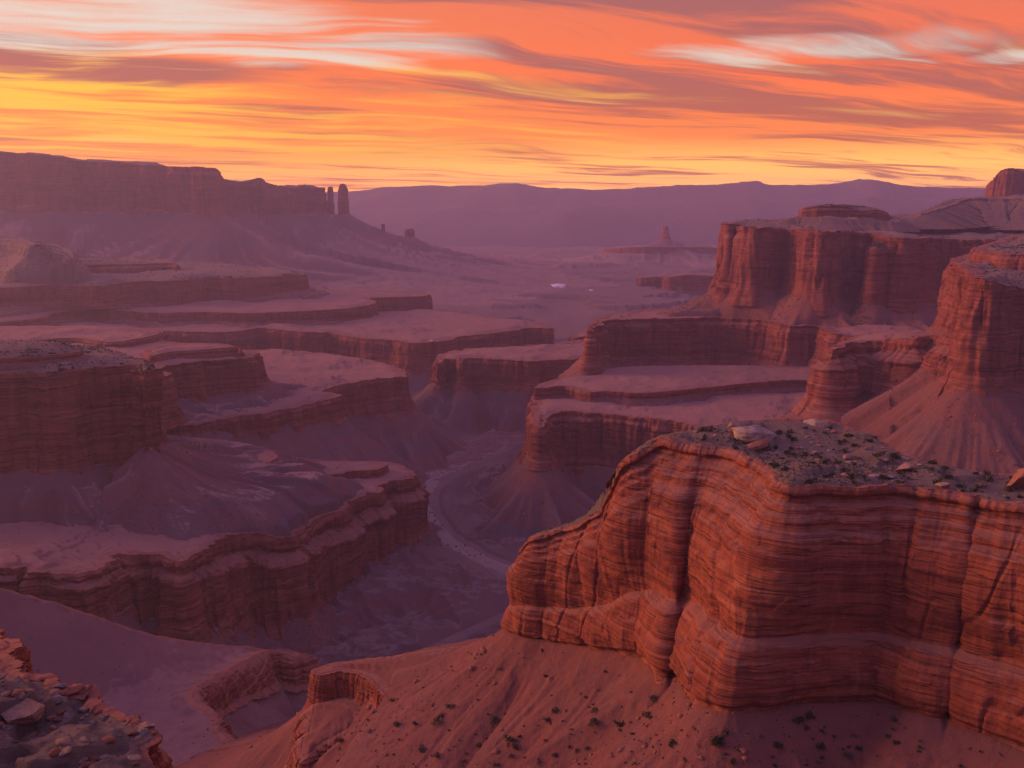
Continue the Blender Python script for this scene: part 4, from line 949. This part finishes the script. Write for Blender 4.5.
put_stone('rock', 60, 688, 15, G, -13, stone_mesh('rock', 45, M_ST_GREY, .6, 1.2, 4, 9, .1), 'round grey rock beside the oblong reddish one', 'rock')
put_stone('rock', 53, 733, 9, G, -13, stone_mesh('rock', 46, M_ST_TAN, .9, .8, 3, 8, .06), 'small upright tan stone right of the long narrow slab', 'rock')
put_stone('rock', 52, 719, 10, G, -13, stone_mesh('rock', 47, M_ST_TAN, .6, 1.3, 3, 8, .06), 'small tan stone between the grey rock and the long slab', 'rock', rot=.4)
put_stone('rock', 87, 743, 11, G, -13, stone_mesh('rock', 48, M_ST_TAN, .6, 1.3, 3, 8, .04), 'smooth pale pebble alone in the middle of the corner ledge', 'rock')
put_stone('rock', 24, 752, 8, G, -13, stone_mesh('rock', 49, M_ST_RED, .7, 1.0, 3, 8, .06), 'small pinkish stone low on the corner ledge', 'rock')
put_stone('rock', 68, 731, 14, G, -13, stone_mesh('rock', 50, M_ST_GREY, .6, 1.4, 3, 8, .1), 'grey chipped rock in the middle right of the corner ledge', 'rock', rot=-.6)
put_stone('rock', 92, 725, 12, G, -13, stone_mesh('rock', 51, M_ST_GREY, .5, 1.3, 3, 8, .1), 'pale grey lump near the inner edge of the corner ledge', 'rock', rot=.3)
put_stone('rock', 3, 681, 9, G, -13, stone_mesh('rock', 53, M_ST_PALE, .7, 1.0, 3, 8, .06), 'grey stone at the left picture edge under the dark red outcrop', 'rock')
put_stone('rock', 148, 727, 20, G, -13, stone_mesh('rock', 55, M_ST_TAN, .4, 1.5, 4, 9, .08), 'pale flat rock capping the tip of the corner ledge', 'rock', rot=.1)

small = [stone_mesh('stone', 60 + k, [M_ST_TAN, M_ST_GREY, M_ST_PALE, M_ST_RED][k % 4], .4 + .1 * (k % 3), 1.1 + .2 * (k % 3), 2, 7, .08) for k in range(8)]
def inside(m, x, y, marg): return float(seg_dist(np.array([x], F32), np.array([y], F32), m.poly)[0][0]) < -marg
k = 0; tries = 0
while k < 110 and tries < 4000:
    tries += 1
    px, py = random.uniform(670, 1020), random.uniform(425, 503)
    c = hit(px, py, HT, -39)
    if not (inside(HT, c[0], c[1], 1.0) and c[1] < 190): continue
    if fbm2(np.array([c[0] / 9]), np.array([c[1] / 9]), 2, 33)[0] < -.05: continue
    o = bpy.data.objects.new('stone', random.choice(small)); link(o)
    w = random.uniform(.35, 1.0) * (1 + 1.0 * (random.random() < .10)); o.location = c - np.array([0, 0, .06 * w]); o.scale = (w, w, w); o.rotation_euler = (0, 0, random.uniform(0, 6))
    tag(o, 'loose stone scattered on the scrubby top of the foreground butte', 'stone', 'loose stones on the butte top'); k += 1
k = 0; tries = 0
while k < 190 and tries < 4000:
    tries += 1
    px, py = random.uniform(0, 160), random.uniform(680, 768)
    c = hit(px, py, G, -13)
    if not inside(G, c[0], c[1], .12): continue
    o = bpy.data.objects.new('stone', random.choice(small)); link(o)
    w = random.choice([.04, .05, .06, .08, .10, .14, .18, .24, .32]) * random.uniform(.8, 1.3); o.location = c - np.array([0, 0, .08 * w]); o.scale = (w, w, w); o.rotation_euler = (random.uniform(-.2, .2), 0, random.uniform(0, 6))
    tag(o, 'little loose stone lying on the corner ledge', 'stone', 'loose stones on the corner ledge'); k += 1

def leaf_mat(name, a, b):
    m, N, p, P, Nn = new_mat(name)
    n = N.noise(P, 3.0, 4, .6); N.put(p.inputs['Base Color'], N.mix(N.mrange(n, .35, .65), a, b)); p.inputs['Roughness'].default_value = .8
    return m
M_LEAF = leaf_mat('sagebrush_leaf', (.060, .062, .036), (.13, .115, .070))
M_LEAFD = leaf_mat('juniper_leaf', (.030, .042, .020), (.060, .066, .034))
def shrub_mesh(name, seed, mat, n=150, h=.75):
    r = np.random.default_rng(seed); V_ = []; T_ = []
    nl = 5; lob = r.normal(size=(nl, 3)) * np.array([.26, .26, .08]) + np.array([0, 0, .35 * h])
    for i in range(n):
        c = lob[r.integers(nl)]; u = r.normal(size=3); u /= np.linalg.norm(u); rad_ = r.uniform(.12, .34)
        q = c + u * rad_ * np.array([1, 1, .8]); q[2] = max(q[2], .02)
        s_ = r.uniform(.05, .11); a = r.normal(size=3); a /= np.linalg.norm(a); b_ = np.cross(a, r.normal(size=3)); b_ /= np.linalg.norm(b_)
        k_ = len(V_); V_ += [q - a * s_ - b_ * s_ * .5, q + a * s_ - b_ * s_ * .4, q + a * s_ * .8 + b_ * s_ * .6, q - a * s_ * .7 + b_ * s_ * .7]; T_.append((k_, k_ + 1, k_ + 2, k_ + 3))
    for i in range(7):               # stems
        t = r.normal(size=3) * .25; t[2] = abs(t[2]) + .3; k_ = len(V_); w = .018
        V_ += [np.array([-w, 0, -.1]), np.array([w, 0, -.1]), t + np.array([w * .4, 0, 0]), t - np.array([w * .4, 0, 0])]; T_.append((k_, k_ + 1, k_ + 2, k_ + 3))
    me = bpy.data.meshes.new(name); me.from_pydata([tuple(v) for v in V_], [], T_); me.materials.append(mat); return me
SHR = [shrub_mesh('shrub', 200 + k, M_LEAF if k % 2 else M_LEAFD, 150, .7 + .1 * (k % 3)) for k in range(6)]
def put_shrub(c, w, label, group, meshes=SHR):
    o = bpy.data.objects.new('shrub', random.choice(meshes)); link(o); o.location = c; o.scale = (w, w, w * random.uniform(.75, 1.1)); o.rotation_euler = (0, 0, random.uniform(0, 6)); tag(o, label, 'shrub', group); return o
put_shrub(hit(709, 431, HT, -38.5), 2.0, 'single dark bush on the back rim left of the big pale boulder', None)
k = 0; tries = 0
while k < 110 and tries < 5000:
    tries += 1
    px, py = random.uniform(665, 1020), random.uniform(424, 503)
    c = hit(px, py, HT, -39)
    if not (inside(HT, c[0], c[1], .8) and c[1] < 190): continue
    put_shrub(c, random.uniform(.5, 1.35), 'grey-green tuft of scrub on the flat top of the foreground butte', 'scrub tufts on the butte top'); k += 1
k = 0; tries = 0
while k < 170 and tries < 6000:
    tries += 1
    px, py = random.uniform(330, 1023), random.uniform(645, 767)
    w_ = math.exp(-((px - 560) / 130)**2 - ((py - 735) / 35)**2) + .9 * math.exp(-((px - 860) / 150)**2 - ((py - 735) / 25)**2) + .22
    if random.random() > w_: continue
    c = hit(px, py)
    if c[1] > 215 or seg_dist(np.array([c[0]], F32), np.array([c[1]], F32), HT.bpoly)[0][0] < 1.2: continue
    put_shrub(c, random.choice([.3, .35, .4, .45, .5, .6, .8, 1.1, 1.4]) * random.uniform(.9, 1.2), 'dark shrub growing on the red slope below the foreground butte', 'shrubs on the slope under the butte'); k += 1

# countless distant scrub: small tufts over the slopes and mesa tops
def scrub_field(name, spots, sizes, mat, seed):
    r = np.random.default_rng(seed); n = len(spots)
    base = np.array([(1, 0, 0), (-.3, .9, 0), (-.4, -.85, 0), (.1, .1, .9), (.55, .5, .45), (-.65, .05, .5), (.35, -.6, .5)])
    tri = np.array([(0, 4, 6), (4, 3, 6), (4, 1, 3), (1, 5, 3), (5, 2, 3), (2, 6, 3), (0, 6, 2), (0, 1, 4), (1, 2, 5)])
    a = r.uniform(0, 6.28, n); ca, sa = np.cos(a), np.sin(a)
    jit = r.uniform(.75, 1.25, (n, 7, 3)); b = base[None] * jit
    x = b[..., 0] * ca[:, None] - b[..., 1] * sa[:, None]; y = b[..., 0] * sa[:, None] + b[..., 1] * ca[:, None]
    v = np.stack([x, y, b[..., 2] * .9 - .05], -1) * sizes[:, None, None] * .5 + spots[:, None, :]
    t = (tri[None] + 7 * np.arange(n)[:, None, None]).reshape(-1, 3)
    o = mesh_np(name, v.reshape(-1, 3), np.zeros((0, 4), np.int32), mat, smooth=False, tris=t); tag(o, 'dark desert scrub dotted over the slopes and mesa tops', None, None, 'stuff')
spots = []; sizes = []
sr = np.random.default_rng(5)
def sow(v, n, lo, hi, clump=1.0):
    if v is None or len(v) == 0: return
    v = v[(np.abs(v[:, 0] / np.maximum(v[:, 1], 1)) < .62)]
    if not len(v): return
    dist = np.hypot(v[:, 0], v[:, 1])
    dn = fbm2(v[:, 0] / 40, v[:, 1] / 40, 3, 61); w = np.clip(.25 + clump * dn, .02, 1); w = w / w.sum()
    k = sr.choice(len(v), size=n, p=w); p = v[k] + sr.normal(size=(n, 3)) * np.array([.6, .6, 0]) * (dist[k] / 500)[:, None]
    spots.append(p); sizes.append(sr.uniform(lo, hi, n) * (.6 + .8 * sr.random(n)**2))
def gv_(m, a): return getattr(m, a, None)
for m in MESAS:
    o = m.owner
    if o is tierM: sow(gv_(m, 'topv'), 1500, 1.4, 2.4); sow(gv_(m, 'talv'), 1300, 1.2, 2.0)
    elif o in (tierN,): sow(gv_(m, 'topv'), 1200, 1.0, 1.9); sow(gv_(m, 'talv'), 700, .8, 1.3)
    elif o is tierN2: sow(gv_(m, 'talv'), 300, .9, 1.4)
    elif o is tierD: sow(gv_(m, 'topv'), 2600, .8, 1.6); sow(gv_(m, 'talv'), 500, .6, 1.1)
    elif o is tierB: sow(gv_(m, 'topv'), 1800, 1.4, 2.6); sow(gv_(m, 'talv'), 800, 1.4, 2.2)
    elif o is far_wall: sow(gv_(m, 'topv'), 500, 3, 6)
    elif o is tierE: sow(gv_(m, 'talv'), 500, .7, 1.3)
    elif o in (tierC1, tierJ, tierL, tierB2a): sow(gv_(m, 'talv'), 250, .9, 1.5)
    elif o is slick: sow(gv_(m, 'topv'), 350, .35, .8, 2.0)
    elif o is butteH and m is butteH: sow(gv_(m, 'talv'), 2600, .2, .5, 1.8); sow(gv_(m, 'topv'), 1600, .2, .5, 1.0)
sow(WASH_V, 260, .8, 2.0, 3.0)
scrub_field('scrub', np.concatenate(spots), np.concatenate(sizes), M_LEAFD, 9)

spots = []; sizes = []
for m in MESAS:
    v = gv_(m, 'talv')
    if v is None or m in (far_wall, plat): continue
    if m.owner is butteH: sow(v, 2600 if m is butteH else 150, .10, .45, 2.0); sow(v, 420, .5, 1.7, 2.5)
    elif m is slick: sow(v, 200, .3, .8)
    elif m.owner in (ledge, crag): continue
    else: sow(v, 260, .8, 2.2, 2.0)
v = gv_(slick, 'topv'); sow(v, 260, .2, .6, 2.5)
v = gv_(butteH, 'topv'); sow(v, 1200, .10, .35, 1.5)
scrub_field('rubble', np.concatenate(spots), np.concatenate(sizes), M_ST_RED, 12)
SC.objects['rubble']['label'] = 'fallen red rubble strewn over the talus slopes'
v = gv_(ledge, 'topv')
if v is not None:
    v = v[(v[:, 1] > 15)]; kk = sr.choice(len(v), size=5000); scrub_field('gravel', v[kk] + sr.normal(size=(5000, 3)) * np.array([.05, .05, 0]), sr.uniform(.015, .06, 5000) * (.5 + sr.random(5000)**3 * 1.6), M_ST_GREY, 13)
    SC.objects['gravel']['label'] = 'grey gravel covering the corner ledge'
# ------------------------------------------------------------------ ponds
m_w, N, p, P_, Nn_ = new_mat('pond_painted_sheen')
p.inputs['Base Color'].default_value = (.86, .80, .78, 1); p.inputs['Roughness'].default_value = .35; p.inputs['Specular IOR Level'].default_value = .5  # pond water: pale colour painted in place of the bright sky reflection
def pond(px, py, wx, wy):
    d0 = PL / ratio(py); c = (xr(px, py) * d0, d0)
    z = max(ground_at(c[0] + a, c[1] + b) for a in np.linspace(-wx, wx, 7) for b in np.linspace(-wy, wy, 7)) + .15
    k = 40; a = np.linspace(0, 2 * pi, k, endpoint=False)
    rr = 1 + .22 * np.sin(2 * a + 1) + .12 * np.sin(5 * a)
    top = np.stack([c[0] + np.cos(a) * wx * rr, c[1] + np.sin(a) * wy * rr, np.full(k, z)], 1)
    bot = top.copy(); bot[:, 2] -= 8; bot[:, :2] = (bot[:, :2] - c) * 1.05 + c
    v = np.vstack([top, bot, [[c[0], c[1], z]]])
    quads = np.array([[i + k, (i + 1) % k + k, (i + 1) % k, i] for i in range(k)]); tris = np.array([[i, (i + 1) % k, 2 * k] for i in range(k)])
    tag(mesh_np('bright_pond', v, quads, m_w, smooth=False, tris=tris), kind='structure')
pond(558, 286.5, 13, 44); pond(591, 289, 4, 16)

# ------------------------------------------------------------------ mountains on the horizon
def mountains(name, prof, D, depth, z0, mat, seed):
    px = np.linspace(-420, 1444, 620); py = np.interp(px, [a for a, _ in prof], [b for _, b in prof])
    nrow = 36; vv = []
    for k in range(nrow):
        s = k / (nrow - 1) * 2 - 1
        y = D + s * depth
        x = (px - 512) / FOC * D / CP
        zr = np.array([ratio(b) * D for b in py])
        e = np.clip(1 - np.abs(s)**1.15, 0, 1)
        nz = (ridged2(x / 620, y / 620 + 0 * x, 4, seed) - .6) * .17 * e * (1 - .85 * (abs(s) < .06))
        zz = z0 + (zr - z0) * np.clip(e + nz * (1 - e * .55), 0, 1.0)
        zz += (zr - z0) * .018 * fbm2(x / 160, y / 160 + 0 * x, 3, seed + 5) * e
        vv.append(np.stack([x, np.full_like(x, y), zz], 1))
    o = mesh_np(name, np.stack(vv).reshape(-1, 3), grid_quads(nrow, len(px)), mat); tag(o, kind='structure')
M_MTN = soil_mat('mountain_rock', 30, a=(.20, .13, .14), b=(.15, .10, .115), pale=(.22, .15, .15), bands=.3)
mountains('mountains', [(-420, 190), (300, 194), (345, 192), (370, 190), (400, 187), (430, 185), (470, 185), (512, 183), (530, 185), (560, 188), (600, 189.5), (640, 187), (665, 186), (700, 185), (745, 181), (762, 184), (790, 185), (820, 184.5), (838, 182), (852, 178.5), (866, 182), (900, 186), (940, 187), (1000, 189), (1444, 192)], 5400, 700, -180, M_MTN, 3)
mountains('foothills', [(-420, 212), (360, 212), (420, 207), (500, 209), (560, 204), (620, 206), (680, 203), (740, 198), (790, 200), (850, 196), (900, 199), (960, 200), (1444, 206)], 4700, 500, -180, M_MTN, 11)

# ------------------------------------------------------------------ haze
hz = bpy.data.materials.new('dusk_haze'); hz.use_nodes = True
Hn = NT(hz.node_tree); Hn.n.clear()
ho = Hn.n.new('ShaderNodeOutputMaterial'); hv = Hn.n.new('ShaderNodeVolumePrincipled')
hv.inputs['Color'].default_value = (.76, .72, 1.0, 1)
hv.inputs['Density'].default_value = 1.5e-4
hv.inputs['Anisotropy'].default_value = .45
Hn.l.new(hv.outputs[0], ho.inputs['Volume'])
hx, hy0, hy1, hzb, hzt = 4300, -600, 6300, -240, 158
hvv = [(sx_, sy_, sz_) for sz_ in (hzb, hzt) for sx_, sy_ in ((-hx, hy0), (hx, hy0), (hx, hy1), (-hx, hy1))]
hme = bpy.data.meshes.new('haze'); hme.from_pydata(hvv, [], [(3, 2, 1, 0), (4, 5, 6, 7), (0, 1, 5, 4), (1, 2, 6, 5), (2, 3, 7, 6), (3, 0, 4, 7)])
hme.materials.append(hz)
haze = link(bpy.data.objects.new('haze', hme)); tag(haze, kind='stuff')
print('done', round(time.time() - T0, 1))
